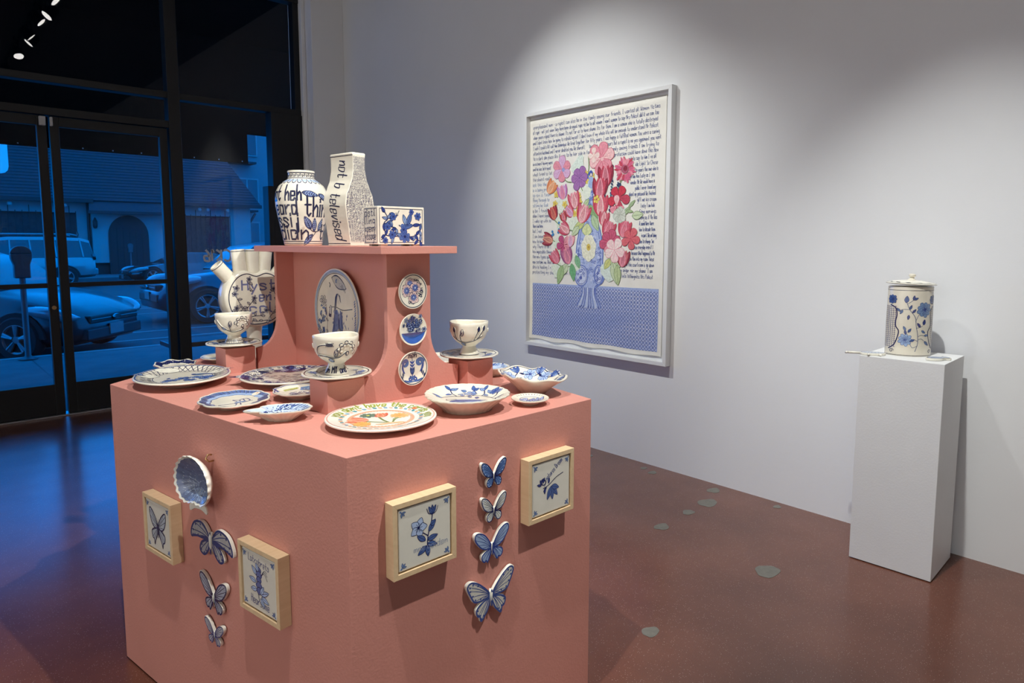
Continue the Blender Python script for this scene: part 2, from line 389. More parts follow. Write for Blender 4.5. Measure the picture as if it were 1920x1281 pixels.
# grey filler spots in the slab
for x, y, r in ((3.36, 1.97, .05), (3.56, 2.05, .035), (3.16, 1.97, .03), (2.89, 1.96, .035), (2.84, 1.35, .05), (2.05, 1.43, .03), (3.6, 1.67, .02), (3.58, 2.58, .02), (3.55, 2.49, .025), (3.5, 3.0, .03)):
    n = 20; ph = R.random() * 6
    pts = [(x + r * (1 + .10 * math.sin(3 * a + ph) + .08 * math.sin(5 * a)) * math.cos(a) * 1.3, y + r * (1 + .10 * math.sin(3 * a + ph)) * math.sin(a)) for a in [2 * PI * i / n for i in range(n)]]
    MB().prism(pts, -.004, .0012).obj('filler_patch', 'concrete_patch', fl)

# ------------------------------------------------------------------ storefront
def bar(parent, name, x0, x1, z0, z1, d=.05, mt='black', y=YW):
    return MB().box(x0, x1, y - d, y + d, z0, z1).obj(name, mt, parent, bevel=.003)
def pane(parent, x0, x1, z0, z1, y=YW):
    return MB().add([(x0, y, z0), (x1, y, z0), (x1, y, z1), (x0, y, z1)], [(0, 1, 2, 3)]).obj('glass_pane', 'glass', parent, weld=False)
def wroot(name):
    o = bpy.data.objects.new(name, None); COL.objects.link(o); o.empty_display_size = .1; return struct(o)
tr = wroot('trim_1')
for x0, x1 in ((1.955, 2.06), (-.035, .07)):
    bar(tr, 'mullion', x0, x1, 0, 3.97, .06)
bar(tr, 'head_bar', -1.2, 3.263, 3.97, 4.03, .06)
for x0, x1 in ((-1.2, -.035), (.07, 1.955), (2.06, 3.263)):
    bar(tr, 'transom_bar', x0, x1, 2.83, 2.89, .055)
bar(tr, 'corner_post', 2.925, 3.263, 0, 2.83, .07); bar(tr, 'corner_post', 3.2, 3.263, 2.89, 3.97, .05)
bar(tr, 'side_panel', 2.868, 2.925, 0, 2.08, .07); bar(tr, 'end_post', -1.26, -1.2, 0, 4.03, .06)
bar(tr, 'door_header', .07, 1.955, 2.56, 2.625, .055)
def door(name, x0, x1, lockside):
    d = wroot(name); s = .068
    bar(d, 'stile', x0, x0 + s, .015, 2.555, .03); bar(d, 'stile', x1 - s, x1, .015, 2.555, .03)
    bar(d, 'top_rail', x0 + s, x1 - s, 2.475, 2.555, .03); bar(d, 'bottom_rail', x0 + s, x1 - s, .015, .28, .03); bar(d, 'middle_rail', x0 + s, x1 - s, 1.115, 1.155, .025)
    pane(d, x0 + s, x1 - s, .28, 1.115); pane(d, x0 + s, x1 - s, 1.155, 2.475)
    lx = x1 - .034 if lockside > 0 else x0 + .034
    if lockside > 0:
        MB().lathe([(0, -.012), (.014, -.012), (.017, -.004), (.017, .004), (0, .004)], 16).obj('lock_cylinder', 'hook', d, (lx, YW - .036, .945), (PI / 2, 0, 0), smooth=40)
    return d
d1 = door('door_1', .085, 1.008, 1); d2 = door('door_2', 1.03, 1.945, -1)
# magnetic lock housings at the meeting stiles
for i, (x0, x1) in enumerate(((.955, 1.0), (1.03, 1.05))):
    MB().box(x0, x1, YW - .075, YW - .031, 2.47, 2.545).obj('magnet_lock', 'lockplate', (d1, d2)[i], bevel=.006)
w1 = wroot('window_1'); pane(w1, 2.06, 2.925, .28, 2.83); bar(w1, 'sill_bar', 2.06, 2.868, 0, .28, .055)
w2 = wroot('window_2'); pane(w2, -1.2, -.035, .28, 2.83); bar(w2, 'sill_bar', -1.2, -.035, 0, .28, .055)
w3 = wroot('window_3'); pane(w3, .07, 1.955, 2.625, 2.83); pane(w3, .07, 1.955, 2.89, 3.97)
w4 = wroot('window_4'); pane(w4, 2.06, 3.2, 2.89, 3.97); pane(w4, -1.2, -.035, 2.89, 3.97)
bar(tr, 'threshold', .07, 1.955, 0, .013, .07, 'steel')

# mirrored gallery lettering on the side window glass
vl = Paint(.01)
vl.text('ACK16', (0, 0), .063, (.62, .63, .66), .013, flip=True, smooth=3)
vo = vl.build('window_lettering', flat((2.575, YW - .003, 1.32), (1, 0, 0), (0, 0, 1), (0, -1, 0)), w1, 'wpaint')
vo['label'] = 'mirrored grey vinyl letters on the side window'
# black marquee outside: its valance hangs at the kerb and hides the upper view
aw = thing('window_awning', 'black marquee with studded valance hanging outside over the storefront', 'awning', (0, 0, 0))
MB().box(-4.2, 4.01, 10.2, 10.23, 2.683, 4.75).obj('valance', 'fabric', aw)
MB().box(4.01, 5.4, 10.2, 10.23, 3.115, 4.75).obj('valance', 'fabric', aw)
MB().box(-4.2, 5.4, YW + .2, 10.2, 4.42, 4.5).obj('canopy', 'fabric', aw)
for i in range(24):
    MB().ball((-3.9 + i * .34, 10.195, 2.71), .009, .006, .009, 8, 4).obj('stud', 'steel', aw)

# ------------------------------------------------------------------ track lights over the plinth (seen mirrored in the dark glass)
tk = thing('lighting_track', 'black ceiling lighting track above the pink plinth', 'track', (0, 0, 0))
MB().box(TX - .02, TX + .02, -.2, 5.6, TZ + .22, TZ + .26).obj('rail', 'black', tk)
for yy in (-.1, 1.8, 3.7, 5.5): MB().box(TX - .012, TX + .012, yy - .012, yy + .012, TZ + .26, CZ).obj('stem', 'black', tk)
lamps = [(5.02, (2.2, 1.0, -2.2), 'first track spotlight, nearest the storefront'), (4.40, (-2.0, .4, -2.2), 'second track spotlight from the storefront, aimed at the floor'),
         (4.08, (2.2, .8, -2.2), 'third track spotlight from the storefront'), (3.30, (2.2, .35, -2.3), 'fourth track spotlight from the storefront, aimed at the painting'),
         (3.00, (-2.0, .0, -2.2), 'fifth track spotlight from the storefront'), (2.15, (.4, 1.6, -2.5), 'sixth track spotlight from the storefront, turned to the glass'), (.9, (.6, .9, -2.4), 'last track spotlight, furthest from the storefront')]
for yy, tg, lab in lamps:
    p = Vector((TX, yy, TZ)); t = thing('track_light', 'black cylinder ' + lab, 'spotlight', p, group='track lights over the plinth')
    q = Vector(tg).to_track_quat('-Z', 'Y').to_euler()
    MB().lathe([(0, .14), (.05, .14), (.062, .12), (.067, .0), (.063, 0), (.061, .06), (.0, .06)], 24).obj('lamp_can', 'black', t, rot=q, smooth=40)
    MB().lathe([(.0, .008), (.059, .008)], 24).obj('lamp_lens', 'lens', t, rot=q)
    MB().tube([(0, 0, .07), (0, 0, .22)], .009, 8).obj('bracket', 'black', t)

# ================================================================== THE PINK PLINTH AND ITS SHELF UNIT
ZT = 1.01
PL = [(.726, 1.345), (1.582, 1.345), (1.789, 2.623), (1.154, 3.15), (.519, 2.623)]
pk = thing('display_plinth', 'large five-sided salmon pink plinth standing on the red concrete floor', 'plinth', (1.154, 2.2, 0))
MB().prism([(x - 1.154, y - 2.2) for x, y in PL], .006, ZT).obj('body', 'pink', pk, bevel=.0015)
su = thing('shelf_unit', 'salmon pink upright unit with curved fins carrying a narrow top shelf', 'shelf', (1.1765, 2.15, ZT))
FC = 0.0
def fin_poly(lo, hi):
    h = 1.466 - ZT; q = [(-.0805, h)]
    q += [(-.0805 - (-lo - .0905) * (1 - math.cos(a)) , .085 + .115 * (1 - math.sin(a))) for a in [PI / 2 * i / 10 for i in range(11)]]
    q += [(lo, .082), (lo, 0), (hi, 0), (hi, .082)]
    q += [(.0805 + (hi - .0905) * (1 - math.cos(a)), .085 + .115 * (1 - math.sin(a))) for a in [PI / 2 * i / 10 for i in range(10, -1, -1)]]
    q += [(.0805, h)]
    return q
fp = fin_poly(-.166, .190)
for y0, y1 in ((1.749, 1.769), (2.55, 2.57)):
    MB().prism(fp, y0 - 2.15, y1 - 2.15, lambda x, z, y: (x, y, z)).obj('fin_panel', 'pink', su, bevel=.001)
MB().box(-.01, .01, 1.769 - 2.15, 2.55 - 2.15, 0, 1.466 - ZT).obj('spine_panel', 'pink', su, bevel=.001)
MB().box(1.037 - 1.1765, 1.316 - 1.1765, 1.683 - 2.15, 2.615 - 2.15, 1.466 - ZT, 1.4885 - ZT).obj('top_shelf', 'pink', su, bevel=.0012)
ZR = 1.104
def riser(F, Rx, lab, L):
    c = ((F[0] + Rx) / 2, F[1] + .06)
    poly = [F, (Rx, F[1]), (Rx + .01, F[1] + .093), (c[0], F[1] + .135), L]
    o = MB().prism([(x - c[0], y - c[1]) for x, y in poly], 0, ZR - ZT).obj('riser_block', 'pink', None, (c[0], c[1], ZT), bevel=.001)
    tag(o, lab, 'riser', 'small pink riser blocks'); return c
r1 = riser((.876, 1.721), .995, 'small pink five-sided riser block behind the orange flower plate', (.868, 1.815))
r2 = riser((.8815, 2.53), .993, 'small pink five-sided riser block at the back left of the plinth top', (.876, 2.62))
r3 = riser((1.3816, 1.715), 1.4928, 'small pink five-sided riser block on the right of the fin with three plates', (1.374, 1.81))

# white plinth
wp = thing('white_plinth', 'tall narrow white plinth standing against the right wall', 'plinth', (3.43, .985, 0))
MB().box(-.165, .17, -.17, .172, .004, .98).obj('body', 'white', wp, rot=(0, 0, math.radians(1.5)), bevel=.0015)

# ================================================================== CERAMICS
def ease(t): t = max(0, min(1, t)); return t * t * (3 - 2 * t)
class Dish:
    def __init__(s, name, label, cat, c, Rf, H, s0=.6, t=.006, sf=.55, z=ZT, rot=None, power=1.2, wave=None, mt='cream', group=None, tilt=None, parent_mx=None, well=.62):
        s.zb = H * well
        s.Rf, s.H, s.s0, s.t, s.pw, s.wave = Rf, H, s0, t, power, wave or (lambda a: 0)
        rot = -math.atan2(c[0], c[1]) if rot is None else rot
        n = 96; mb = MB(); secs = []
        rr = [.02, .2] + [.3 + .7 * i / 26 for i in range(27)]
        for k in rr: secs.append([(s.Rf(a) * k * math.cos(a), s.Rf(a) * k * math.sin(a), s.h(k, a)) for a in [2 * PI * i / n for i in range(n)]])
        for k, dz in ((1.012, -.3), (1.010, -.75), (.985, -1.0)): secs.append([(s.Rf(a) * k * math.cos(a), s.Rf(a) * k * math.sin(a), s.h(1, a) + dz * t) for a in [2 * PI * i / n for i in range(n)]])
        for k in (.95, .9, .84, .78, .70, .62):
            if k > sf + .02:
                q = ((k - sf) / (.985 - sf)) ** .85
                secs.append([(s.Rf(a) * k * math.cos(a), s.Rf(a) * k * math.sin(a), .002 + q * (s.h(1, a) - t - .002)) for a in [2 * PI * i / n for i in range(n)]])
        secs.append([(s.Rf(a) * (sf + .01) * math.cos(a), s.Rf(a) * (sf + .01) * math.sin(a), .001) for a in [2 * PI * i / n for i in range(n)]])
        secs.append([(s.Rf(a) * sf * math.cos(a), s.Rf(a) * sf * math.sin(a), 0) for a in [2 * PI * i / n for i in range(n)]])
        secs.append([(s.Rf(a) * .02 * math.cos(a), s.Rf(a) * .02 * math.sin(a), 0) for a in [2 * PI * i / n for i in range(n)]])
        mb.loft(secs)
        s.o = mb.obj(name, mt, None, (c[0], c[1], z), (0, 0, rot), smooth=60)
        tag(s.o, label, cat, group)
        if parent_mx: s.o.matrix_world = parent_mx
    def h(s, k, a=0):
        u = (k - s.s0) / (1 - s.s0); u = max(0, u)
        return s.zb + (s.H - s.zb + s.wave(a)) * (ease(u) * .45 + .55 * min(1, u) ** s.pw if u > 0 else 0)
    def pt(s, u, v):
        a = math.atan2(v, u); r = math.hypot(u, v); k = min(1.0, r / s.Rf(a)); return Vector((u, v, s.h(k, a)))
    def fn(s, u, v):
        e = .0015; P = s.pt(u, v); N = (s.pt(u + e, v) - s.pt(u - e, v)).cross(s.pt(u, v + e) - s.pt(u, v - e))
        return P, (N.normalized() if N.length > 0 else Vector((0, 0, 1)))
    def rim(s, k, n=72): return [(s.Rf(a) * k * math.cos(a), s.Rf(a) * k * math.sin(a)) for a in [2 * PI * i / n for i in range(n)]]
    def arc(s, k, a0, sgn=-1):
        # lettering laid along the rim: x runs along the arc, y outwards
        def g(x, y):
            r0 = s.Rf(a0) * k; a = a0 + sgn * x / r0; r = s.Rf(a) * k + (y if sgn < 0 else -y); return (r * math.cos(a), r * math.sin(a))
        return g
circ = lambda r: (lambda a: r)
def ell(a_, b_, ph=0): return lambda a: a_ * b_ / math.hypot(b_ * math.cos(a - ph), a_ * math.sin(a - ph))
def lobed(base, n, amp, ph=0, sharp=1): return lambda a: base(a) * (1 + amp * (abs(math.cos(n * (a - ph) / 2)) ** sharp * 2 - 1))
PG = 'blue and white dishes on the pink plinth'

# ---- large trellis platter
D = Dish('platter', 'large blue and white platter with trellis rim at the left corner of the plinth', 'platter', (.712, 2.468), ell(.153, .176), .034, .62, .007, .5, group=PG)
p = Paint()
p.stroke(D.rim(.965), .003, MBLUE, closed=True)
p.stroke(D.rim(.62), .0015, DBLUE, closed=True)
for i in range(46):
    a = 2 * PI * i / 46
    if -.3 < math.sin(a) or math.cos(a) < -.2:
        for d in (.16, -.16): p.stroke([(D.Rf(a) * .64 * math.cos(a), D.Rf(a) * .64 * math.sin(a)), (D.Rf(a) * .95 * math.cos(a + d), D.Rf(a) * .95 * math.sin(a + d))], .0016, DBLUE)
for a in (2.75, 1.95, .35):
    q = [(.8 * D.Rf(a) * math.cos(a) + .042 * math.cos(b), .8 * D.Rf(a) * math.sin(a) + .024 * math.sin(b)) for b in [2 * PI * i / 14 for i in range(14)]]
    p.fill(q, (.78, .74, .62)); p.stroke(q, .0016, DBLUE, closed=True)
p.text(SCR(8), (.100, .066), .008, DBLUE, .0011, ang=-.5); p.text(SCR(7), (.098, .052), .008, DBLUE, .0011, ang=-.5)
a = 2.75; p.leaf((-.165, .045), .15, .05, .014, MBLUE); p.leaf((-.125, .052), 2.2, .03, .012, LBLUE)
p.build('rim_trellis', D.fn, D.o)
p = Paint()
for x, y, r in ((.0, -.02, .026), (.045, -.015, .024), (-.03, -.045, .02), (.085, -.02, .02), (.02, -.06, .022), (.065, -.05, .018), (-.055, -.06, .015)):
    p.flower((x, y), r, 6, LBLUE, MBLUE, .0012, BLUE, a0=x * 40)
for i in range(14): p.leaf((-.06 + i * .012, -.035 + .02 * math.sin(i * 2.1)), i * 1.3, .022, .009, MBLUE, BLUE)
p.leaf((.03, .03), .1, .05, .024, (.10, .2, .36)); p.leaf((.06, .035), -.25, .045, .012, BLUE); p.dot((.035, .04), .009, BLUE)
p.build('painted_bird_and_flowers', D.fn, D.o)

# ---- dark patterned platter
D = Dish('platter', 'oval platter densely painted in dark blue below the oval wall plate', 'platter', (.992, 2.245), ell(.158, .168), .030, .7, .007, .5, group=PG)
p = Paint(); p.stroke(D.rim(.95), .002, BLUE, closed=True)
for i in range(420):
    a = R.uniform(0, 2 * PI); k = R.uniform(.55, .93); r = D.Rf(a) * k; x, y = r * math.cos(a), r * math.sin(a)
    p.spiral((x, y), R.uniform(.004, .008), 1.2, .0012, R.choice([DBLUE, BLUE, MBLUE]), R.uniform(0, 6))
for i in range(160):
    x, y = R.uniform(-.08, .1), R.uniform(-.09, .03); p.stroke([(x, y), (x + R.uniform(.008, .02), y + R.uniform(-.003, .003))], .0014, R.choice([DBLUE, BLUE]))
p.build('painted_scrollwork', D.fn, D.o)
for x, y, s_ in ((.01, .115, 1.15), (-.135, -.01, 1.1), (.13, .1, .8), (-.03, -.125, .8)):
    p = Paint(); q = [(x + s_ * (.042 + .009 * math.cos(4 * b)) * math.cos(b), y + s_ * (.030 + .008 * math.cos(4 * b)) * math.sin(b)) for b in [2 * PI * i / 28 for i in range(28)]]
    p.fill(q, DBLUE); 
    for ex in (-.019, .019):
        for ey in (-.01, .01): p.dot((x + ex * s_, y + ey * s_), .013 * s_, (.70, .68, .62), 12); p.dot((x + ex * .85 * s_, y + ey * .8 * s_), .012 * s_, (.16, .18, .42), 12)
    p.build('painted_butterfly', D.fn, D.o)
p = Paint(); p.leaf((-.10, .095), .2, .04, .02, DBLUE); p.build('painted_leaf', D.fn, D.o)
p = Paint(); p.leaf((-.09, -.09), -.35, .06, .018, (.05, .07, .25)); p.build('painted_leaf', D.fn, D.o)

# ---- scallop plate with standing bird
D = Dish('scalloped_plate', 'scalloped plate with hatched blue rim and a small bird, front left on the plinth', 'plate', (.722, 2.012), lobed(ell(.099, .112), 10, .035, .2), .026, .62, .006, .5, group=PG)
p = Paint(); inner = D.rim(.66, 90); outer = D.rim(.955, 90); p.band(inner, outer, (.30, .40, .60))
for i in range(150):
    a = 2 * PI * i / 150; b = a + .16
    p.stroke([(D.Rf(a) * .66 * math.cos(a), D.Rf(a) * .66 * math.sin(a)), (D.Rf(a) * .82 * math.cos((a + b) / 2 + .03), D.Rf(a) * .82 * math.sin((a + b) / 2 + .03)), (D.Rf(b) * .955 * math.cos(b), D.Rf(b) * .955 * math.sin(b))], .0016, BLUE if i % 3 else DBLUE)
p.dot((.062, .058), .013, (.75, .68, .55), 12); p.dot((.062, .058), .008, (.75, .28, .10), 10); p.dot((.064, .056), .003, DBLUE)
p.build('hatched_rim', D.fn, D.o)
p = Paint()
for q in ([(-.045, -.045), (-.02, -.04), (.0, -.038), (.02, -.025), (.035, -.02)], [(.0, -.038), (.006, -.015), (-.006, .01), (.012, .0), (.018, -.02)], [(.012, .0), (.022, .018), (.028, -.012)], [(.022, .018), (.035, .02), (.042, -.012), (.02, -.03)], [(.042, -.012), (.05, -.015)], [(.005, -.04), (.002, -.06)], [(.015, -.034), (.016, -.056)]):
    p.stroke(q, .0022, BLUE, smooth=4)
p.leaf((-.002, -.03), .5, .04, .016, LBLUE, None)
p.build('painted_bird', D.fn, D.o)

# ---- leaf dish
def leafR(a):
    a = (a + PI) % (2 * PI) - PI; b = abs(a); r = .086 + .010 * math.cos(2 * a); r *= 1 + .022 * math.cos(17 * a)
    t = PI - b; r += .034 * math.exp(-(t / .16) ** 2); return r * (1 - .10 * math.exp(-((t - .38) / .14) ** 2))
D = Dish('leaf_dish', 'leaf-shaped dish with pointed tip and blue veins near the front edge', 'dish', (.762, 1.762), lambda a: leafR(a) * (.66 + .14 * abs(math.cos(a))), .034, .35, .0055, .4, rot=-.42, group=PG, well=.5)
p = Paint(); p.fill(D.rim(.94, 60), (.50, .58, .68), 5)
for i in range(-8, 9):
    a = i * .185; x0 = .05 * math.cos(a * .5) - .07
    for s_ in (0,):
        e = (D.Rf(a) * .92 * math.cos(a), D.Rf(a) * .92 * math.sin(a)); p.stroke([(-.05 + abs(i) * -.002, 0), (e[0] * .5 - .02, e[1] * .6), e], .0026, R.choice([BLUE, MBLUE, DBLUE]), smooth=4, taper=.5)
        p.stroke([(e[0] * .45 - .02, e[1] * .5 + .004), (e[0] * .95, e[1] * .93 + .003)], .0018, MBLUE)
for i in range(90):
    a = R.uniform(-2.6, 2.6); k = R.uniform(.3, .85); x, y = D.Rf(a) * k * math.cos(a), D.Rf(a) * k * math.sin(a)
    p.stroke([(x, y), (x * 1.12 + .004, y * 1.12)], .0013, R.choice([BLUE, MBLUE, LBLUE]))
p.stroke([(-.105, 0), (-.03, .002), (.07, 0)], .003, BLUE, taper=.7)
p.build('painted_veins', D.fn, D.o)

# ---- small scalloped dish behind the front riser
D = Dish('small_scalloped_dish', 'small scalloped dish with yellow and blue blocks half hidden behind the front riser', 'dish', (.915, 1.985), lobed(ell(.080, .086), 9, .03), .028, .55, .0055, .45, group=PG)
p = Paint(); p.stroke(D.rim(.94), .002, BLUE, closed=True)
q = [(-.05, .032), (-.03, .052), (-.006, .062), (-.004, .05), (-.028, .038), (-.045, .02)]; p.fill(q, (.45, .44, .16))
for i in range(9): p.stroke([(-.047 + i * .005, .028 + i * .003), (-.043 + i * .005, .036 + i * .003)], .0016, (.22, .2, .05))
p.fill([(.002, .03), (.004, .062), (.045, .058), (.038, .024)], (.16, .27, .45)); p.fill([(.012, .036), (.014, .056), (.03, .055), (.028, .034)], (.34, .44, .58))
for i in range(40): x, y = R.uniform(-.03, .04), R.uniform(-.04, .012); p.spiral((x, y), .005, 1, .001, R.choice([BLUE, MBLUE]), R.uniform(0, 6))
for i in range(8): p.leaf((-.068, -.01 + i * .004), 1.2 + i * .2, .02, .007, MBLUE, None)
p.build('painted_blocks', D.fn, D.o)

# ---- wavy dish with leaf sprays
D = Dish('wavy_dish', 'small wavy-edged dish with dark leaf sprays at the far left edge of the plinth', 'dish', (.764, 2.738), lobed(ell(.072, .078), 14, .03, sharp=.7), 0.03, .4, .0055, .5, group=PG, wave=lambda a: .003 * math.cos(7 * a))
p = Paint()
for a0 in (-.3, .55, 1.3, 2.05, 2.8, 3.6, 4.4, 5.2):
    c0 = (.064 * math.cos(a0 - .3), .064 * math.sin(a0 - .3)); c1 = (.056 * math.cos(a0 + .25), .056 * math.sin(a0 + .25)); p.stroke([c0, c1], .0012, DBLUE)
    for i in range(5):
        t = i / 4; x, y = c0[0] + (c1[0] - c0[0]) * t, c0[1] + (c1[1] - c0[1]) * t; an = math.atan2(c1[1] - c0[1], c1[0] - c0[0])
        for s_ in (1, -1): p.leaf((x, y), an + s_ * .75, .019, .008, DBLUE, None)
p.build('painted_leaf_sprays', D.fn, D.o)

# ---- plate behind left riser
D = Dish('side_plate', 'small plain-centred plate partly hidden behind the back left riser', 'plate', (.97, 2.82), lobed(circ(.082), 12, .015), .024, .6, .006, .5, group=PG)
p = Paint(); p.stroke(D.rim(.93), .003, PBLUE, closed=True)
for i in range(7): p.stroke([(-.05, -.03 + i * .008), (.03, -.034 + i * .008 + .003)], .0035, R.choice([LBLUE, PBLUE, MBLUE]), taper=.6)
p.build('painted_bands', D.fn, D.o)

# ---- orange flower plate
D = Dish('flower_plate', 'large round plate with orange tulips and green lettering at the front corner', 'plate', (.941, 1.543), circ(.148), .024, .6, .007, .5, group='painted plates', mt='rim')
OR = (.78, .24, .10); PO = (.82, .38, .26); GR = (.10, .24, .07); YG = (.28, .34, .06); TE = (.06, .28, .32)
p = Paint(); p.stroke(D.rim(.965), .002, (.72, .38, .32), closed=True)
for i in range(44):
    a = 2 * PI * i / 44; r = .103; p.leaf((r * math.cos(a - .03), r * math.sin(a - .03)), a + .9, .016, .010, [TE, (.80, .45, .35), (.16, .36, .50), (.82, .42, .22)][i % 4], None)
p.stroke(D.rim(.58), .005, (.83, .42, .24), closed=True)
for i in range(56):
    a = 2 * PI * i / 56; p.stroke([(.086 * math.cos(a), .086 * math.sin(a)), (.078 * math.cos(a + .03), .078 * math.sin(a + .03))], .003, (.84, .45, .28))
p.build('painted_border', D.fn, D.o)
p = Paint(); p.text('you dont have the cards you', (0, 0), .0165, YG, .0032, arc=D.arc(.79, 2.98), serif=.08, width=.375)
p.dot((.094, .076), .008, (.80, .22, .08), 8); p.dot((.094, .076), .003, (.2, .05, .02)); p.build('lettering', D.fn, D.o)
p = Paint()
p.stroke([(.02, -.045), (.005, -.02), (-.008, .02)], .004, GR, smooth=4); p.stroke([(.015, -.045), (-.03, -.03), (-.055, -.018)], .0035, GR, smooth=4); p.stroke([(.03, -.042), (.035, -.02), (.045, .0)], .0035, GR, smooth=4)
p.leaf((-.03, -.03), 2.6, .04, .012, (.2, .36, .14), None); p.leaf((.03, -.02), 1.0, .03, .01, (.25, .4, .2), None)
p.tulip((-.002, .03), 1.62, .026, (.80, .22, .12), (.60, .10, .05), (.84, .38, .2)); p.tulip((-.058, -.012), 2.9, .034, (.82, .30, .18), (.70, .16, .08), (.85, .42, .28))
p.flower((-.036, .035), .024, 9, (.05, .24, .16), (.02, .12, .10), .001, (.6, .6, .1), .4); p.flower((.05, .022), .028, 12, (.84, .48, .16), None, .0012, (.8, .35, .08), .35); p.flower((-.05, -.052), .026, 12, (.85, .46, .14), None, .001, (.8, .35, .08), .35)
p.fill([(-.015, -.06), (.02, -.045), (.05, -.043), (.062, -.055), (.05, -.06), (.03, -.056), (.0, -.068)], (.84, .62, .36)); p.stroke([(-.015, -.06), (.03, -.055), (.055, -.046), (.06, -.056)], .002, (.62, .26, .08), smooth=3)
p.build('painted_tulips', D.fn, D.o)

# ---- big crimped bowl
D = Dish('crimped_bowl', 'wide shallow cream bowl with crimped rim and blue vine at the plinth edge', 'bowl', (1.213, 1.512), lambda a: .124 * (1 + .012 * math.cos(26 * a)) * (1 + .02 * math.cos(3 * a)), .05, .62, .007, .58, group='bowls on the plinth', power=.85)
p = Paint(); br = [(-.075, .018), (-.04, .032), (-.01, .028), (.018, .038), (.045, .034), (.07, .012), (.085, .018), (.095, .035)]
p.stroke(br, .0024, DBLUE, smooth=5); p.stroke([(-.028, .03), (-.042, .062), (-.05, .083)], .002, DBLUE, smooth=3); p.stroke([(.018, .038), (.03, .066), (.022, .085)], .002, DBLUE, smooth=3); p.stroke([(.045, .034), (.054, .055), (.055, .075)], .002, DBLUE, smooth=3); p.stroke([(.07, .012), (.085, -.012), (.078, -.035)], .002, DBLUE, smooth=3)
for x, y, a in ((-.075, .018, 2.9), (-.072, .02, 3.6), (-.05, .083, .5), (-.05, .083, 2.3), (-.025, .05, .8), (-.045, .06, 3.7), (-.012, .03, 1.6), (.0, .082, 2.7), (.022, .085, .4), (.022, .085, 1.6), (.055, .075, 1.1), (.056, .075, 2.4), (.082, .052, .7), (.075, .05, 2), (.095, .035, .8), (.062, .03, 1.9), (.078, -.035, 4.4), (.085, -.01, .3), (.078, -.03, 3.4), (.032, .02, 4.6), (.008, .03, 4.9)):
    p.leaf((x, y), a, R.uniform(.018, .03), .011, R.choice([MBLUE, LBLUE, (.16, .25, .42)]), BLUE)
p.flower((.012, .062), .022, 7, LBLUE, BLUE); p.flower((.088, .05), .018, 6, MBLUE, BLUE); p.build('painted_vine', D.fn, D.o)
p = Paint()
for i in range(26): y = -.012 - i * .0012; p.stroke([(-.03 + R.uniform(-.02, .01), y), (.05 + R.uniform(-.02, .012), y - .006 + R.uniform(-.004, .004))], .003, R.choice([MBLUE, LBLUE, BLUE]), taper=.6)
p.stroke([(-.06, -.005), (-.055, -.02), (-.02, -.03), (.0, -.045), (.005, -.05), (-.015, -.052)], .0012, DBLUE, smooth=4); p.stroke([(-.06, -.005), (-.03, -.008)], .0012, DBLUE); p.leaf((-.075, -.045), .2, .03, .008, MBLUE, None)
p.build('painted_figure', D.fn, D.o)

# ---- lobed oval bowl
D = Dish('lobed_bowl', 'deep oval bowl with lobed rim and blue flowers at the right corner', 'bowl', (1.515, 1.545), lobed(ell(.088, .135, .55), 8, .035, .25, 1.4), .062, .40, .007, .38, rot=-.62, power=.8, group='bowls on the plinth', wave=lambda a: .004 * math.cos(8 * (a - .25)), well=.42)
p = Paint(); p.stroke(D.rim(.93, 96), .002, INK, closed=True)
for i, a in enumerate((.15, .62, 1.05, 1.5, 1.95, 2.4, 2.9, 3.5, 4.2, 4.9, 5.6)):
    r = D.Rf(a) * .70; c = (r * math.cos(a), r * math.sin(a))
    if i % 2: p.flower(c, .024, 6, PBLUE, MBLUE, .0014, BLUE, a0=a)
    else:
        for k in range(3): p.leaf(c, a + (k - 1) * .5, .032, .012, R.choice([LBLUE, MBLUE]), BLUE)
    e = (D.Rf(a + .22) * .64 * math.cos(a + .22), D.Rf(a + .22) * .64 * math.sin(a + .22)); p.stroke([c, e], .0018, DBLUE); p.leaf(e, a + 1.2, .02, .007, DBLUE, None)
p.build('painted_flowers', D.fn, D.o)

# ---- tiny oval dish
D = Dish('tiny_oval_dish', 'tiny oval dish with blue petals in front of the lobed bowl', 'dish', (1.393, 1.428), ell(.057, .058), .021, .35, .0045, .42, group=PG)
p = Paint()
for i in range(7): p.leaf((-.03 + i * .01, -.022), 1.2 + .18 * math.sin(i * 2.3), .045, .014, R.choice([LBLUE, PBLUE, MBLUE]), BLUE)
for i in range(12): a = .5 + i * .19; p.stroke([(.043 * math.cos(a), .043 * math.sin(a)), (.050 * math.cos(a), .050 * math.sin(a))], .0022, DBLUE, taper=.6)
p.stroke(D.rim(.55), .0012, MBLUE, closed=True); p.build('painted_petals', D.fn, D.o)

# ---- small bowl and plate behind right riser
D = Dish('small_bowl', 'small scribbled blue bowl between the right riser and the lobed bowl', 'bowl', (1.60, 1.84), lobed(circ(.062), 8, .02), .036, .4, .005, .45, group='bowls on the plinth')
p = Paint(); p.fill(D.rim(.9), (.45, .54, .70), 4)
for i in range(60): x, y = R.uniform(-.045, .045), R.uniform(-.04, .045); p.stroke([(x, y), (x + .008, y + .004), (x + .002, y + .009), (x + .014, y + .012)], .0018, R.choice([BLUE, MBLUE, LBLUE]), smooth=3)
p.build('painted_scribble', D.fn, D.o)
D = Dish('side_plate', 'cream plate glimpsed between the right fin foot and the right saucer', 'plate', (1.60, 2.18), circ(.115), .026, .6, .006, .5, group=PG)
p = Paint(); p.stroke(D.rim(.62), .002, MBLUE, closed=True)
for i in range(26): a = 3.2 + i * .13; p.leaf((.09 * math.cos(a), .09 * math.sin(a)), a + 1, .03, .012, R.choice([LBLUE, MBLUE, PBLUE]), BLUE)
p.build('painted_leaves', D.fn, D.o)

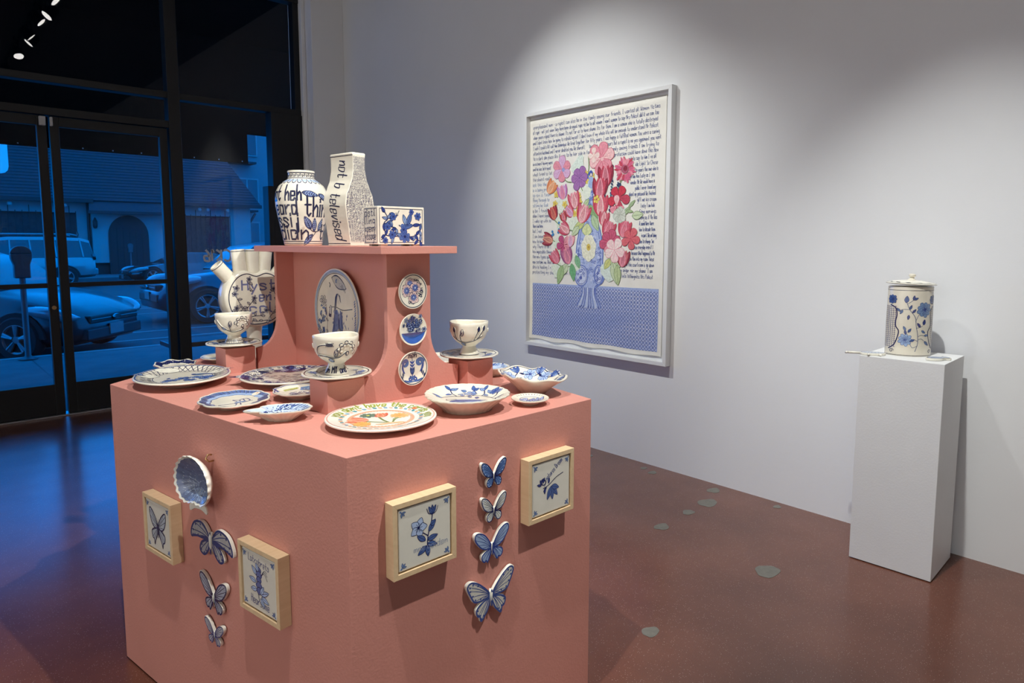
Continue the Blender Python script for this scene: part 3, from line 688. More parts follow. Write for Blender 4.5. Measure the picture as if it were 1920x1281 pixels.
# ---- saucers and footed cups
class Lathe:
    """turned vessel: outer profile (r, z) for painting, n-gon option through rf(a)"""
    def __init__(s, prof, rf=None): s.prof = prof; s.rf = rf or (lambda a, z: 1)
    def r(s, z):
        for (r0, z0), (r1, z1) in zip(s.prof, s.prof[1:]):
            if z0 <= z <= z1 and z1 > z0: return r0 + (r1 - r0) * (z - z0) / (z1 - z0)
        return s.prof[-1][0] if z > s.prof[-1][1] else s.prof[0][0]
    def P(s, a, z, off=0): r = s.r(z) * s.rf(a, z) + off; return Vector((r * math.cos(a), r * math.sin(a), z))
    def fn(s, a0, rref):
        def g(u, v):
            a = a0 + u / rref; N = (s.P(a + .02, v) - s.P(a - .02, v)).cross(s.P(a, v + .002) - s.P(a, v - .002)); N = N.normalized()
            return s.P(a, v), N
        return g
def relief(L, a0, rref, path, r, off=.001):
    g = L.fn(a0, rref); return [g(u, v)[0] + g(u, v)[1] * off for u, v in path]
CP = [(r_, z_ * 1.13) for r_, z_ in [(.034, 0), (.0345, .004), (.030, .012), (.025, .022), (.0235, .028), (.032, .034), (.045, .042), (.055, .052), (.061, .063), (.0645, .078), (.0665, .092), (.067, .100)]]
def cup_set(c, lab_c, lab_s, variant):
    D = Dish('saucer', lab_s, 'saucer', c, lobed(circ(.100), 7, .012, R.random()) , .017, .55, .006, .45, z=ZR, group='saucers under the footed cups')
    p = Paint(); p.stroke(D.rim(.92), .0018, INK, closed=True)
    for i in range(13):
        a = i * .483 + R.uniform(-.1, .1); r = .07
        if i % 3 == 0: p.flower((r * math.cos(a), r * math.sin(a)), .015, 6, LBLUE, BLUE)
        else: p.leaf((r * math.cos(a), r * math.sin(a)), a + R.uniform(1, 2.2), R.uniform(.016, .026), .009, R.choice([MBLUE, PBLUE, LBLUE, (.25, .33, .25)]), DBLUE)
    for i in range(7): a = i * .9; p.stroke([(.055 * math.cos(a), .055 * math.sin(a)), (.062 * math.cos(a + .4), .062 * math.sin(a + .4)), (.058 * math.cos(a + .8), .058 * math.sin(a + .8))], .0016, DBLUE, smooth=4)
    p.build('painted_sprigs', D.fn, D.o)
    L = Lathe(CP, lambda a, z: 1 + .012 * math.sin(3 * a + variant) * (z / .1))
    rot = -math.atan2(c[0], c[1])
    t = thing('footed_cup', lab_c, 'cup', (c[0], c[1], ZR + .0112), rot, 'footed flower cups')
    full = CP + [(r_, z_ * 1.13) for r_, z_ in [(.0655, .102), (.063, .1015), (.0615, .098), (.059, .08), (.052, .062), (.038, .049), (.015, .043), (.0, .042)]]
    MB().lathe([(0, 0)] + full, 48, lambda q, a: (q[0] * (1 + .012 * math.sin(3 * a + variant) * (q[2] / .1)), q[1] * (1 + .012 * math.sin(3 * a + variant) * (q[2] / .1)), q[2] + .0018 * math.sin(2 * a + variant) * (q[2] / .1))).obj('cup_body', 'cream', t, smooth=60)
    A0 = -PI / 2; g0 = L.fn(A0, .062); g = lambda u, v: g0(u, v * 1.13)
    # raised sprigs
    if variant == 0: vine = [(-.06, .056), (-.03, .054), (-.01, .050), (.01, .052), (.028, .064)]; stems = [([(-.062, .05), (-.055, .075), (-.035, .083), (-.022, .084)], 'thistle'), ([(-.006, .053), (.0, .062)], 'leafbud')]; flower = (.034, .074)
    elif variant == 1: vine = [(-.065, .085), (-.05, .068), (-.03, .055), (-.008, .046), (.02, .048), (.04, .056)]; stems = [([(-.012, .048), (-.014, .062), (-.012, .072)], 'leafbud')]; flower = (.034, .078)
    else: vine = [(-.06, .062), (-.04, .05), (-.02, .044), (.0, .046), (.025, .052), (.05, .064)]; stems = [([(-.03, .048), (-.03, .066), (-.022, .074)], 'leafbud'), ([(.018, .05), (.026, .07), (.032, .084)], 'bud'), ([(-.045, .052), (-.05, .075), (-.05, .082)], 'bud'), ([(.03, .055), (.045, .075), (.052, .086)], 'bud')]; flower = None
    rel = MB(); pp = Paint(.003)
    rel.tube([g(*q)[0] for q in sm(vine, 5)], .0028, 6); pp.stroke(vine, .0016, INK, smooth=5)
    def petalblob(u, v, rx, ry, an=0):
        P, N = g(u, v); U = (g(u + .002, v)[0] - P).normalized(); V = N.cross(U)
        mx = Matrix((U * math.cos(an) + V * math.sin(an), V * math.cos(an) - U * math.sin(an), N)).transposed()
        rel.ball(P, rx, ry, .0035, 10, 6, mx)
    for path, kd in stems:
        rel.tube([g(*q)[0] for q in sm(path, 4)], .002, 6); pp.stroke(path, .0014, INK, smooth=4); e = path[-1]
        if kd == 'leafbud':
            petalblob(e[0], e[1], .007, .011, -.4); pp.stroke([(e[0] + .006 * math.cos(b) * .9 + .004 * math.sin(b) * .4, e[1] + .010 * math.sin(b)) for b in [2 * PI * i / 12 for i in range(12)]], .0012, INK, closed=True)
            for k in (-.003, 0, .003): pp.stroke([(e[0] + k, e[1] - .007), (e[0] + k * 1.3 + .001, e[1] + .007)], .001, DBLUE)
        elif kd == 'thistle':
            petalblob(e[0] + .006, e[1], .010, .006)
            for k in range(-3, 4): pp.stroke([(e[0] + .006 + k * .0025 - .003, e[1] - .005), (e[0] + .006 + k * .0025 + .003, e[1] + .005)], .0009, INK); pp.stroke([(e[0] + .006 + k * .0025 + .003, e[1] - .005), (e[0] + .006 + k * .0025 - .003, e[1] + .005)], .0009, INK)
        else:
            petalblob(e[0], e[1], .005, .009); pp.leaf((e[0], e[1] - .008), PI / 2, .016, .008, DBLUE, INK, .001)
    if flower:
        fx, fy = flower
        for i in range(12):
            a = -.3 + i * .33; rr = .016 if i % 2 else .0235; u, v = fx - .004 + rr * math.cos(a), fy - .006 + rr * .85 * math.sin(a)
            petalblob(u, v, .0052, .0048); pp.stroke([(u + .005 * math.cos(b), v + .0048 * math.sin(b)) for b in [a - 1.4 + 2.8 * k / 7 for k in range(8)]], .0013, INK)
        petalblob(fx - .002, fy - .014, .0055, .0055); pp.ring((fx - .002, fy - .014), .005, .0014, INK, 14)
        pp.stroke([(fx - .003, fy - .02), vine[-1]], .0016, INK)
    pp.leaf((vine[1][0] + .004, vine[1][1] - .008), -.3, .02, .009, LBLUE, INK, .0011)
    for an in (-1.62, 1.62, 2.4, -2.4): petalblob(an * .062, .075, .007, .009)
    rel.obj('raised_sprigs', 'cream', t, smooth=True)['kind'] = 'stuff'
    pp.build('sprig_outlines', lambda u, v: (g(u, v)[0] + g(u, v)[1] * .0032, g(u, v)[1]), t)
    fp_ = Paint(.004); gf = L.fn(A0, .03)
    if variant == 0: fp_.text('oh MY and', (-.034, .006), .011, INK, .0019, width=.068)
    elif variant == 1:
        for i in range(14): fp_.stroke([(-.04 + i * .006, .004), (-.036 + i * .0055, .02)], .0012, INK)
        fp_.stroke([(-.05, .003), (.05, .003)], .0016, INK); fp_.stroke([(-.045, .012), (.045, .012)], .001, INK)
    else: fp_.stroke([(-.055, .003), (.055, .003)], .0016, INK)
    fp_.build('foot_lettering' if variant == 0 else 'foot_lines', gf, t)
    ip = Paint(.004); gi = lambda u, v: (Vector((.0605 * math.cos(PI / 2 - .3 - u / .06), .0605 * math.sin(PI / 2 - .3 - u / .06), v)), Vector((-math.cos(PI / 2 - .3 - u / .06), -math.sin(PI / 2 - .3 - u / .06), 0)))
    if variant == 1: ip.text('alive', (0, .087), .006, INK, .0011)
    elif variant == 0: ip.text('so', (.03, .084), .007, INK, .0011)
    else: ip.text('well i', (-.075, .086), .006, INK, .0011)
    ip.build('inner_lettering', gi, t, eps=.0012)
    return t
cup_set((.938, 1.782), 'cream footed cup with raised daisy in front of the oval wall plate', 'round saucer under the front cup with the raised daisy', 0)
cup_set((.938, 2.592), 'cream footed cup with blue sprigs at the back left, before the tulip vase', 'round saucer on the back left riser, nearest the storefront', 1)
cup_set((1.437, 1.776), 'cream footed cup with raised buds on the right, against the grey wall', 'round saucer on the right riser beside the fin', 2)

# ================================================================== VESSELS ON THE TOP SHELF
ZS = 1.4887
view = lambda x, y: -math.atan2(x, y)
# ---- round jar with black lettering
JP = [(.066, 0), (.070, .006), (.0705, .012), (.074, .03), (.082, .07), (.090, .11), (.0965, .15), (.098, .175), (.094, .20), (.083, .222), (.066, .238), (.053, .246), (.049, .252), (.048, .268), (.0505, .276)]
L = Lathe(JP); c = (1.150, 2.42)
t = thing('round_jar', 'round-shouldered cream jar with dark blackletter words and leaves on the top shelf', 'jar', (c[0], c[1], ZS), view(*c))
MB().lathe([(0, 0)] + JP + [(.049, .279), (.046, .276), (.044, .262), (.046, .25), (.06, .236), (.075, .21), (.0, .2)], 64).obj('jar_body', 'cream', t, smooth=60)
A0 = -PI / 2; g = L.fn(A0, .095); p = Paint(.005)
for i in range(20): p.spiral((-.142 + i * .0299 / 2 * 1.0 - .0, .260), .0062, 1.3, .0018, INK, .3, 1 if i % 2 else -1)
p.stroke([(-.3, .2505), (.3, .2505)], .0016, INK); p.stroke([(-.3, .270), (.3, .270)], .002, INK)
for i in range(22): u = -.28 + i * .027; p.fill([(u + .012 * math.cos(b), .240 + .006 * math.sin(b)) for b in [2 * PI * k / 10 for k in range(10)]], PBLUE, 1); p.stroke([(u - .013, .246), (u - .008, .234), (u, .230), (u + .008, .234), (u + .013, .246)], .0016, DBLUE, smooth=3)
p.build('neck_scrolls', g, t)
p = Paint(.005); p.stroke([(-.3, .016), (.3, .016)], .0016, INK); p.stroke([(-.3, .008), (.3, .008)], .001, INK); p.build('base_lines', g, t)
p = Paint(.004, 1.0); TW = .0068
def gothic(tx, u, v, w, sz=.032): p.text(tx, (u, v), sz, INK, TW, serif=.10, width=w)
gothic('what heh', -.17, .166, .175); gothic('h eard', -.165, .116, .155); gothic('thing', .012, .108, .125, .042); gothic('bossij', -.19, .070, .185); gothic('edidn', -.165, .024, .205, .033); gothic('the', .085, .022, .10)
p.build('lettering', g, t)
p = Paint(.004); LF_ = (.07, .10, .24)
for u, v, a, l, w in ((.0, .195, -.18, .062, .022), (.062, .19, -.5, .05, .02), (.035, .06, 2.1, .055, .026), (.05, .052, 1.6, .05, .02), (.07, .054, 1.2, .05, .018), (.045, .042, -2.4, .058, .022), (.14, .12, .6, .05, .02), (-.24, .19, .2, .06, .02)):
    p.leaf((u, v), a, l, w, LF_, INK, .0014)
    for k in range(5):
        x, y = u + l * (.2 + .14 * k) * math.cos(a), v + l * (.2 + .14 * k) * math.sin(a)
        for s_ in (1, -1): p.stroke([(x, y), (x + w * .4 * math.cos(a + s_ * .9), y + w * .4 * math.sin(a + s_ * .9))], .0009, PBLUE)
p.stroke([(.06, .185), (.085, .172), (.12, .18)], .0018, INK, smooth=4); p.stroke([(.02, .085), (.035, .058), (.06, .052), (.09, .062)], .0018, INK, smooth=4); p.stroke([(.06, .052), (.045, .035), (.03, .028)], .0018, INK, smooth=4)
p.build('painted_leaves', g, t)

# ---- slab vase with curved side
VP = [(0, .043), (.012, .0432), (.05, .048), (.10, .056), (.135, .060), (.165, .056), (.195, .042), (.22, .031), (.255, .0245), (.29, .0245), (.305, .0275)]
def vw(z):
    for (z0, w0), (z1, w1) in zip(VP, VP[1:]):
        if z0 <= z <= z1: return w0 + (w1 - w0) * ease((z - z0) / (z1 - z0)) * .5 + (w1 - w0) * .5 * (z - z0) / (z1 - z0)
    return VP[-1][1]
c = (1.146, 2.06); VD = .060
t = thing('slab_vase', 'tall cream vase with curved flanks and cursive words down one side', 'vase', (c[0], c[1], ZS), math.radians(9))
mb = MB(); zs = [.305 * i / 40 for i in range(41)]
sec = lambda z, w, d: [(-w, -d, z), (w, -d, z), (w, d, z), (-w, d, z)]
mb.loft([sec(z, vw(z), VD) for z in zs] + [sec(.3085, vw(.305) - .002, VD - .002), sec(.3085, vw(.305) - .006, VD - .006), sec(.24, .017, VD - .008)])
mb.obj('vase_body', 'cream', t, smooth=35, bevel=.002)
gl = lambda u, v: (Vector((-vw(v), -u, v)), Vector((-1, 0, (vw(v + .003) - vw(v - .003)) / .006)).normalized())
for v_ in (.299, .008): p = Paint(.004); p.stroke([(-VD, v_), (VD, v_)], .0015, INK); p.build('rim_line', gl, t)
p = Paint(.004); 
def downarc(u0, v0, bend=.0):
    def f(x, y): return (u0 + bend * math.sin(x / .26 * PI) + y, v0 - x)
    return f
p.text('not b televised', (0, 0), .030, INK, .0026, arc=downarc(-.012, .284, -.012), smooth=3, width=.268, slant=.22)
p.build('cursive_lettering', gl, t)
gf_ = lambda u, v: (Vector((u * vw(v) / .05, -VD, v)), Vector((0, -1, 0)))
p = Paint(.004, 1.0)
for i in range(29):
    p.text(SCR(10), (-.047, .288 - i * .0097), .0058, (.10, .09, .16), .0013, width=.095)
    p.stroke([(-.048, .286 - i * .0097), (.048, .2865 - i * .0097)], .0007, (.16, .14, .22))
p.build('dense_lettering', gf_, t)
for k in ((-1, -1), (1, -1), (1, 1), (-1, 1)): pass

# ---- rectangular planter
c = (1.1855, 1.8415); hx, hy, hz = .0865, .0415, .124
t = thing('planter_box', 'small cream rectangular box with a blue bird among flowers on the shelf end', 'box', (c[0], c[1], ZS))
mb = MB(); z0 = .006; q = lambda z, o: [(-hx + o, -hy + o, z), (hx - o, -hy + o, z), (hx - o, hy - o, z), (-hx + o, hy - o, z)]
mb.loft([q(z0, 0), q(hz - .001, 0), q(hz, .001), q(hz, .006), q(.02, .006)]).obj('box_body', 'cream', t, bevel=.002)
for sx in (-.06, .06):
    for sy in (-.028, .028): MB().box(sx - .012, sx + .012, sy - .008, sy + .008, 0, .0065).obj('foot', 'cream', t, bevel=.001)
gb = flat((0, -hy, 0), (1, 0, 0), (0, 0, 1), (0, -1, 0)); p = Paint(.004)
p.stroke([(-.080, .012), (.080, .012), (.080, .117), (-.080, .117)], .0012, INK, closed=True)
p.build('border_line', gb, t)
p = Paint(.004)
p.leaf((.004, .062), .1, .04, .018, MBLUE); p.leaf((.018, .066), 1.9, .036, .014, (.22, .32, .52)); p.leaf((.022, .066), 1.2, .045, .016, MBLUE); p.leaf((.042, .066), .1, .03, .010, BLUE); p.dot((.004, .063), .008, MBLUE); p.stroke([(-.004, .063), (-.01, .066)], .002, DBLUE)
br = [[(-.075, .02), (-.06, .035), (-.065, .07), (-.05, .085), (-.06, .105)], [(-.06, .035), (-.03, .03), (.0, .035), (.03, .03), (.055, .035), (.07, .05)], [(-.065, .07), (-.035, .078), (-.025, .1)], [(.055, .035), (.062, .02), (.072, .015)], [(-.03, .03), (-.02, .055), (-.035, .06)]]
for b in br:
    p.stroke(b, .0018, DBLUE, smooth=4)
    for (x, y) in b[1:]:
        for k in range(2): p.leaf((x, y), R.uniform(0, 6.2), R.uniform(.016, .026), .009, R.choice([MBLUE, BLUE, LBLUE]), DBLUE, .001)
for x, y, r in ((.012, .03, .021), (-.035, .036, .014), (-.052, .06, .012), (.038, .108, .009), (.062, .095, .013), (.008, .052, .013), (-.03, .092, .012), (-.06, .018, .010)): p.flower((x, y), r, 6, MBLUE, BLUE, .001, DBLUE, a0=x * 30)
for x, y in ((-.02, .105), (-.008, .112), (-.012, .098)): p.stroke([(-.018, .095), (x, y)], .0012, DBLUE)
p.build('painted_bird_and_flowers', gb, t)
gs = flat((-hx, 0, 0), (0, -1, 0), (0, 0, 1), (-1, 0, 0)); p = Paint(.004)
p.stroke([(-.037, .012), (.037, .012), (.037, .117), (-.037, .117)], .0012, INK, closed=True)
for i, w_ in enumerate(('distil', 'lling', 'xpemy', 'yssage')): p.text(w_, (-.033, .093 - i * .024), .014, (.05, .045, .10), .0018, width=.066)
p.build('side_lettering', gs, t)

# ================================================================== FINGERED HEART VASE BEHIND THE LEFT FIN
HB = sm([(0, .365), (-.045, .378), (-.088, .360), (-.119, .315), (-.128, .262), (-.115, .208), (-.08, .166), (-.035, .148), (0, .145), (.035, .148), (.08, .166), (.115, .208), (.128, .262), (.119, .315), (.088, .360), (.045, .378)], 4, True)
hc = (1.076, 2.745)
t = thing('fingered_vase', 'cream bulbous heart vase with finger spouts lettered in blue behind the left fin', 'vase', (hc[0], hc[1], ZT))
mb = MB(); cz = .262
def sc(q, k, y): return [(x * k, y, cz + (z - cz) * k) for x, z in q]
mb.loft([sc(HB, .90, -.046), sc(HB, .965, -.043), sc(HB, 1.0, -.032), sc(HB, 1.02, 0), sc(HB, 1.0, .032), sc(HB, .965, .043), sc(HB, .9, .046)]).obj('heart_body', 'cream', t, smooth=50)
MB().lathe([(0, 0), (.043, 0), (.043, .006), (.034, .03), (.029, .07), (.030, .12), (.036, .165), (0, .17)], 32).obj('foot_stem', 'cream', t, smooth=60)
for i, (x0, z0, x1, z1) in enumerate(((-.084, .335, -.142, .402), (-.046, .36, -.055, .462), (.003, .36, .003, .463), (.046, .36, .06, .460), (.084, .335, .142, .402))):
    a, b = Vector((x0, 0, z0)), Vector((x1, 0, z1)); d_ = (b - a).normalized(); ln = (b - a).length
    o = MB().lathe([(.029, 0), (.0275, ln * .5), (.0275, ln - .002), (.0265, ln), (.0235, ln), (.0225, ln * .4), (0, ln * .38)], 28).obj('finger_spout', 'cream', t, a, d_.to_track_quat('Z', 'Y').to_euler(), smooth=50)
    rp = Paint(.004); rp.stroke([(-.088, ln - .006), (.088, ln - .006)], .0014, INK); rp.build('rim_line', Lathe([(.029, 0), (.0275, ln * .5), (.0275, ln)]).fn(0, .0275), o)
gh = flat((0, -.046, 0), (1, 0, 0), (0, 0, 1), (0, -1, 0)); p = Paint(.005)
p.stroke([(x * .885, cz + (z - cz) * .885) for x, z in HB], .0022, INK, closed=True); p.build('panel_outline', gh, t)
p = Paint(.005); GV = (.17, .18, .33)
p.text('Hyst', (-.060, .298), .024, GV, .0042, width=.15, smooth=3); p.text('er', (.010, .252), .024, GV, .004, smooth=3); p.text('cal', (-.030, .205), .024, GV, .0042, width=.105, smooth=3); p.text('i', (.055, .252), .024, GV, .0055)
p.build('lettering', gh, t)
p = Paint(.005)
for b in ([(-.045, .185), (-.05, .215), (-.07, .245), (-.085, .28), (-.08, .305)], [(-.05, .215), (-.03, .24), (-.012, .262)], [(-.045, .185), (-.01, .192), (.03, .19)], [(-.05, .2), (-.075, .205), (-.088, .225)], [(-.03, .3), (-.028, .32), (-.03, .34)], [(.05, .185), (.075, .215), (.085, .25), (.07, .29)], [(-.03, .175), (-.005, .17), (.04, .172)]):
    p.stroke(b, .0016, INK, smooth=4)
    for x, y in sm(b, 2): p.leaf((x, y), R.uniform(0, 6.3), R.uniform(.014, .02), .009, (.52, .47, .42), INK, .0011)
for x, y in ((-.082, .308), (-.03, .342), (-.088, .285), (-.012, .265), (-.084, .228), (.036, .212), (.07, .3)): p.flower((x, y), .0125, 5, (.45, .43, .45), INK, .001, INK, .5)
p.build('painted_vines', gh, t)

# ================================================================== PLATES HUNG ON THE UNIT
def wall_dish(name, label, cat, P, xdir, ndir, Rf, H, s0, group=None):
    X = Vector(xdir).normalized(); N = Vector(ndir).normalized(); Y = N.cross(X)
    mx = Matrix((X, Y, N)).transposed().to_4x4(); mx.translation = Vector(P)
    return Dish(name, label, cat, (0, 0), Rf, H, s0, .005, .5, 0, 0, parent_mx=mx, group=group, well=.55)
HG = 'small plates hung on the front fin'
yf = 1.7488
D = wall_dish('hung_plate', 'topmost small round plate on the fin, ringed with the word blah', 'plate', (1.180, yf, 1.349), (1, 0, 0), (0, -1, 0), ell(.0525, .0545), .017, .5, HG)
p = Paint(.004); p.stroke(D.rim(.93), .0014, INK, closed=True)
for x, y, r in ((-.008, .024, .019), (.012, .010, .021), (-.02, .002, .021), (.006, -.02, .020)):
    p.flower((x, y), r, 6, (.66, .48, .44), DBLUE, .0009, None, .75, x * 50); p.dot((x, y), r * .5, (.13, .17, .38), 10)
    for k in range(10): a = k * .63; p.stroke([(x, y), (x + r * .66 * math.cos(a), y + r * .66 * math.sin(a))], .0013, BLUE, taper=.7)
    p.dot((x, y), r * .16, PBLUE, 8)
p.build('painted_pansies', D.fn, D.o)
p = Paint(.004)
for a in (-1.95, -.55, .55): p.text('blah', (0, 0), .0085, INK, .0016, arc=D.arc(.74, a, 1), width=.034)
p.text('blah', (0, 0), .0085, INK, .0016, arc=D.arc(.74, 2.6, 1), width=.034); p.build('lettering', D.fn, D.o)
D = wall_dish('hung_plate', 'middle small plate on the fin with a flower basket on a blue table', 'plate', (1.179, yf, 1.2285), (1, 0, 0), (0, -1, 0), ell(.050, .0495), .017, .45, HG)
p = Paint(.004); q = [(x, y) for x, y in D.rim(.9, 60) if y < -.008]; q.sort(key=lambda s: math.atan2(s[1] + .01, s[0])); p.fill(q, (.035, .10, .36), 3)
p.fill([(-.022, -.02), (.02, -.016), (.024, -.006), (-.02, -.01)], (.66, .68, .68)); p.stroke([(-.022, -.02), (.02, -.016), (.024, -.004)], .0012, DBLUE)
for i in range(30): x, y = R.gauss(0, .015), .012 + R.gauss(0, .010); p.flower((x, y), R.uniform(.006, .009), 5, R.choice([PBLUE, LBLUE, MBLUE, (.7, .68, .62)]), DBLUE, .0008, DBLUE)
for i in range(26): a = R.uniform(.2, 2.9); p.leaf((.012 * math.cos(a), .012 + .016 * math.sin(a)), a, .014, .005, R.choice([BLUE, MBLUE, DBLUE]), None)
p.build('painted_basket', D.fn, D.o)
D = wall_dish('hung_plate', 'lowest small plate on the fin with blue scrolls and the word meh', 'plate', (1.177, yf, 1.105), (1, 0, 0), (0, -1, 0), ell(.0545, .0535), .017, .5, HG)
p = Paint(.004); p.stroke(D.rim(.93), .0014, INK, closed=True)
for s_ in (1, -1):
    p.spiral((s_ * .027, .018), .014, 1.8, .004, MBLUE, 0 if s_ > 0 else PI, s_); p.stroke([(s_ * .04, .02), (s_ * .036, -.002), (s_ * .028, -.014)], .0045, BLUE, smooth=4, taper=.8)
    p.spiral((s_ * .010, -.033), .008, 1.3, .0028, BLUE, PI / 2, s_)
    for k in range(3): p.stroke([(s_ * (.036 + .004 * k), -.002 - .008 * k), (s_ * (.033 + .003 * k), -.02 - .006 * k)], .003, DBLUE, taper=.8)
    for k in range(3): p.leaf((0, -.006 + k * .010), PI / 2 - s_ * .7, .014, .005, BLUE, None)
    p.leaf((0, -.02), PI / 2 - s_ * .35, .022, .007, MBLUE, DBLUE); p.stroke([(0, -.042), (s_ * .02, -.04), (s_ * .034, -.034)], .004, MBLUE, smooth=3, taper=.6)
p.stroke([(0, -.04), (0, .03)], .0016, BLUE); p.dot((0, -.03), .006, MBLUE); p.build('painted_scrolls', D.fn, D.o)
p = Paint(.004); p.text('meh', (-.017, .034), .011, INK, .0018, width=.034, smooth=2); p.build('lettering', D.fn, D.o)
# large oval plate on the spine
D = wall_dish('oval_wall_plate', 'large oval plate with a long-haired seated woman hung on the spine panel', 'plate', (1.1663, 2.166, 1.255), (0, -1, 0), (-1, 0, 0), ell(.165, .152), .022, .62)
p = Paint(.006); p.stroke(D.rim(.95), .006, (.30, .36, .48), closed=True); p.stroke(D.rim(.90), .0014, DBLUE, closed=True)
p.build('rim_band', D.fn, D.o)
p = Paint(.006)
p.stroke([(-.07, .01), (-.02, .014), (.03, .006), (.085, .012), (.10, .014)], .002, DBLUE, smooth=4)
for i in range(34): p.leaf((R.uniform(-.05, .10), R.uniform(-.085, -.002)), PI / 2, .011, .004, (.10, .12, .26), None)
p.stroke([(-.09, -.09), (-.04, -.086), (.0, -.094), (.06, -.084), (.11, -.09)], .002, DBLUE, smooth=4)
p.build('painted_sofa', D.fn, D.o)
p = Paint(.006)
p.fill([(-.02, .04), (-.012, .056), (.004, .06), (.013, .05), (.014, .028), (.006, .012), (-.006, .012)], (.72, .65, .53)); p.fill([(-.022, .05), (-.012, .062), (.0, .064), (-.008, .05), (-.014, .02), (-.022, -.01), (-.032, .0)], DBLUE); p.fill([(.0, .064), (.014, .056), (.02, .03), (.014, .036), (.008, .054)], DBLUE)
p.fill([(-.03, -.0), (-.008, .006), (.006, -.012), (.012, .006), (.026, -.004), (.03, -.05), (.026, -.095), (.01, -.06), (-.012, -.07), (-.04, -.098), (-.054, -.09), (-.04, -.05)], (.035, .06, .22)); p.stroke([(-.008, .006), (.004, -.03), (.012, .006)], .0016, PBLUE)
p.fill([(-.025, -.078), (.0, -.062), (.012, -.085), (.0, -.12), (-.03, -.10)], (.70, .64, .54)); p.stroke([(-.03, -.10), (.0, -.062), (.025, -.1), (.03, -.125)], .0016, DBLUE); p.stroke([(.03, -.092), (.06, -.088), (.09, -.1), (.06, -.106), (.03, -.104)], .0014, DBLUE, smooth=3)
p.fill([(-.073, -.022), (-.06, .018), (-.05, .014), (-.056, -.024)], (.55, .52, .48)); p.stroke([(-.073, -.022), (-.06, .018), (-.05, .014), (-.056, -.024)], .002, DBLUE, closed=True); p.fill([(-.074, -.022), (-.057, -.026), (-.056, -.014), (-.072, -.012)], DBLUE)
for k in range(7): p.stroke([(-.03 + k * .007, -.012), (-.034 + k * .008, -.075)], .0012, R.choice([LBLUE, DBLUE]))
p.build('painted_woman', D.fn, D.o)
p = Paint(.006)
for i in range(28): x, y = -.112 + R.uniform(-.022, .022), R.uniform(-.12, .03); p.leaf((x, y), R.uniform(0, 6), .02, .008, R.choice([MBLUE, LBLUE, (.4, .38, .36)]), DBLUE, .001)
p.flower((-.108, .032), .022, 6, (.62, .56, .47), DBLUE, .0012, None); p.stroke([(-.09, .02), (-.085, -.05), (-.09, -.12)], .002, (.28, .2, .18), smooth=3)
p.build('painted_plant', D.fn, D.o); p = Paint(.006)
for i in range(22): y = -.13 + i * .008; p.stroke([(.118 + R.uniform(-.004, .004), y), (.13, y + .008)], .003, R.choice([MBLUE, DBLUE, LBLUE]))
p.build('painted_curtain', D.fn, D.o)
p = Paint(.006); p.leaf((-.035, .118), -.35, .10, .042, (.50, .47, .42), INK, .0022); p.dot((-.012, .112), .013, MBLUE); p.dot((-.008, .108), .007, DBLUE); p.stroke([(-.035, .118), (.0, .128), (.035, .112), (.06, .082)], .004, DBLUE, smooth=4)
for k in range(7): p.stroke([(.0 + k * .008, .118 - k * .005), (.004 + k * .008, .098 - k * .005)], .0016, DBLUE)
p.stroke([(-.058, .102), (-.054, .094), (-.060, .084)], .0028, DBLUE, smooth=3); p.build('painted_eye', D.fn, D.o)

# ================================================================== PLAQUES ON THE PLINTH SIDES
FN = Vector((0, -1, 0)); FX = Vector((1, 0, 0)); FO = Vector((0, 1.345, 0))                     # front face: u = world x
LN = Vector((-.987, -.160, 0)).normalized(); LD = Vector((-.160, .987, 0)).normalized(); LO = Vector((.726, 1.345, 0))   # left face: u = metres from the front corner
def on_front(x, z): return FO + FX * x + Vector((0, 0, z)), FX, FN
def on_left(s_, z): return LO + LD * s_ + Vector((0, 0, z)), -LD, LN
def plaque_mx(pl): 
    P, X, N = pl; m = Matrix((X, Vector((0, 0, 1)), N)).transposed().to_4x4(); m.translation = P; return m
def framed_tile(pl, label, draw, sz=.19):
    t = thing('framed_tile', label, 'framed tile', group='wood framed tiles on the plinth'); t.matrix_world = plaque_mx(pl)
    h = sz / 2; w = .013; D_ = .035
    poly = {'t': [(-h, h), (h, h), (h - w, h - w), (-h + w, h - w)], 'b': [(-h, -h), (-h + w, -h + w), (h - w, -h + w), (h, -h)], 'l': [(-h, -h), (-h, h), (-h + w, h - w), (-h + w, -h + w)], 'r': [(h, h), (h, -h), (h - w, -h + w), (h - w, h - w)]}
    for k in 'tblr': MB().prism(poly[k], .001, D_).obj('frame_rail', 'wood', t, bevel=.0006)
    MB().box(-h + w, h - w, -h + w, h - w, .002, .006).obj('backing', 'dark_gap', t)
    th = h - w - .0035
    MB().box(-th, th, -th, th, .006, D_ - .003).obj('tile', 'tile', t, bevel=.003)
    for sx in (1, -1):
        for sy in (1, -1):
            p = Paint(.004, 1.25); cx, cy = sx * (th - .010), sy * (th - .010)
            for a in (0, .8, -.8): p.leaf((cx, cy), math.atan2(-sy, -sx) + a, .012, .005, (.16, .24, .42), DBLUE, .0006, 1, False)
            p.leaf((cx, cy), math.atan2(sy, sx), .008, .005, (.16, .24, .42), None)
            p.build('corner_motif', flat((0, 0, D_ - .003), (1, 0, 0), (0, 1, 0), (0, 0, 1)), t)
    p = Paint(.004, 1.25); draw(p); p.build('painted_motif', flat((0, 0, D_ - .003), (1, 0, 0), (0, 1, 0), (0, 0, 1)), t)
    return t
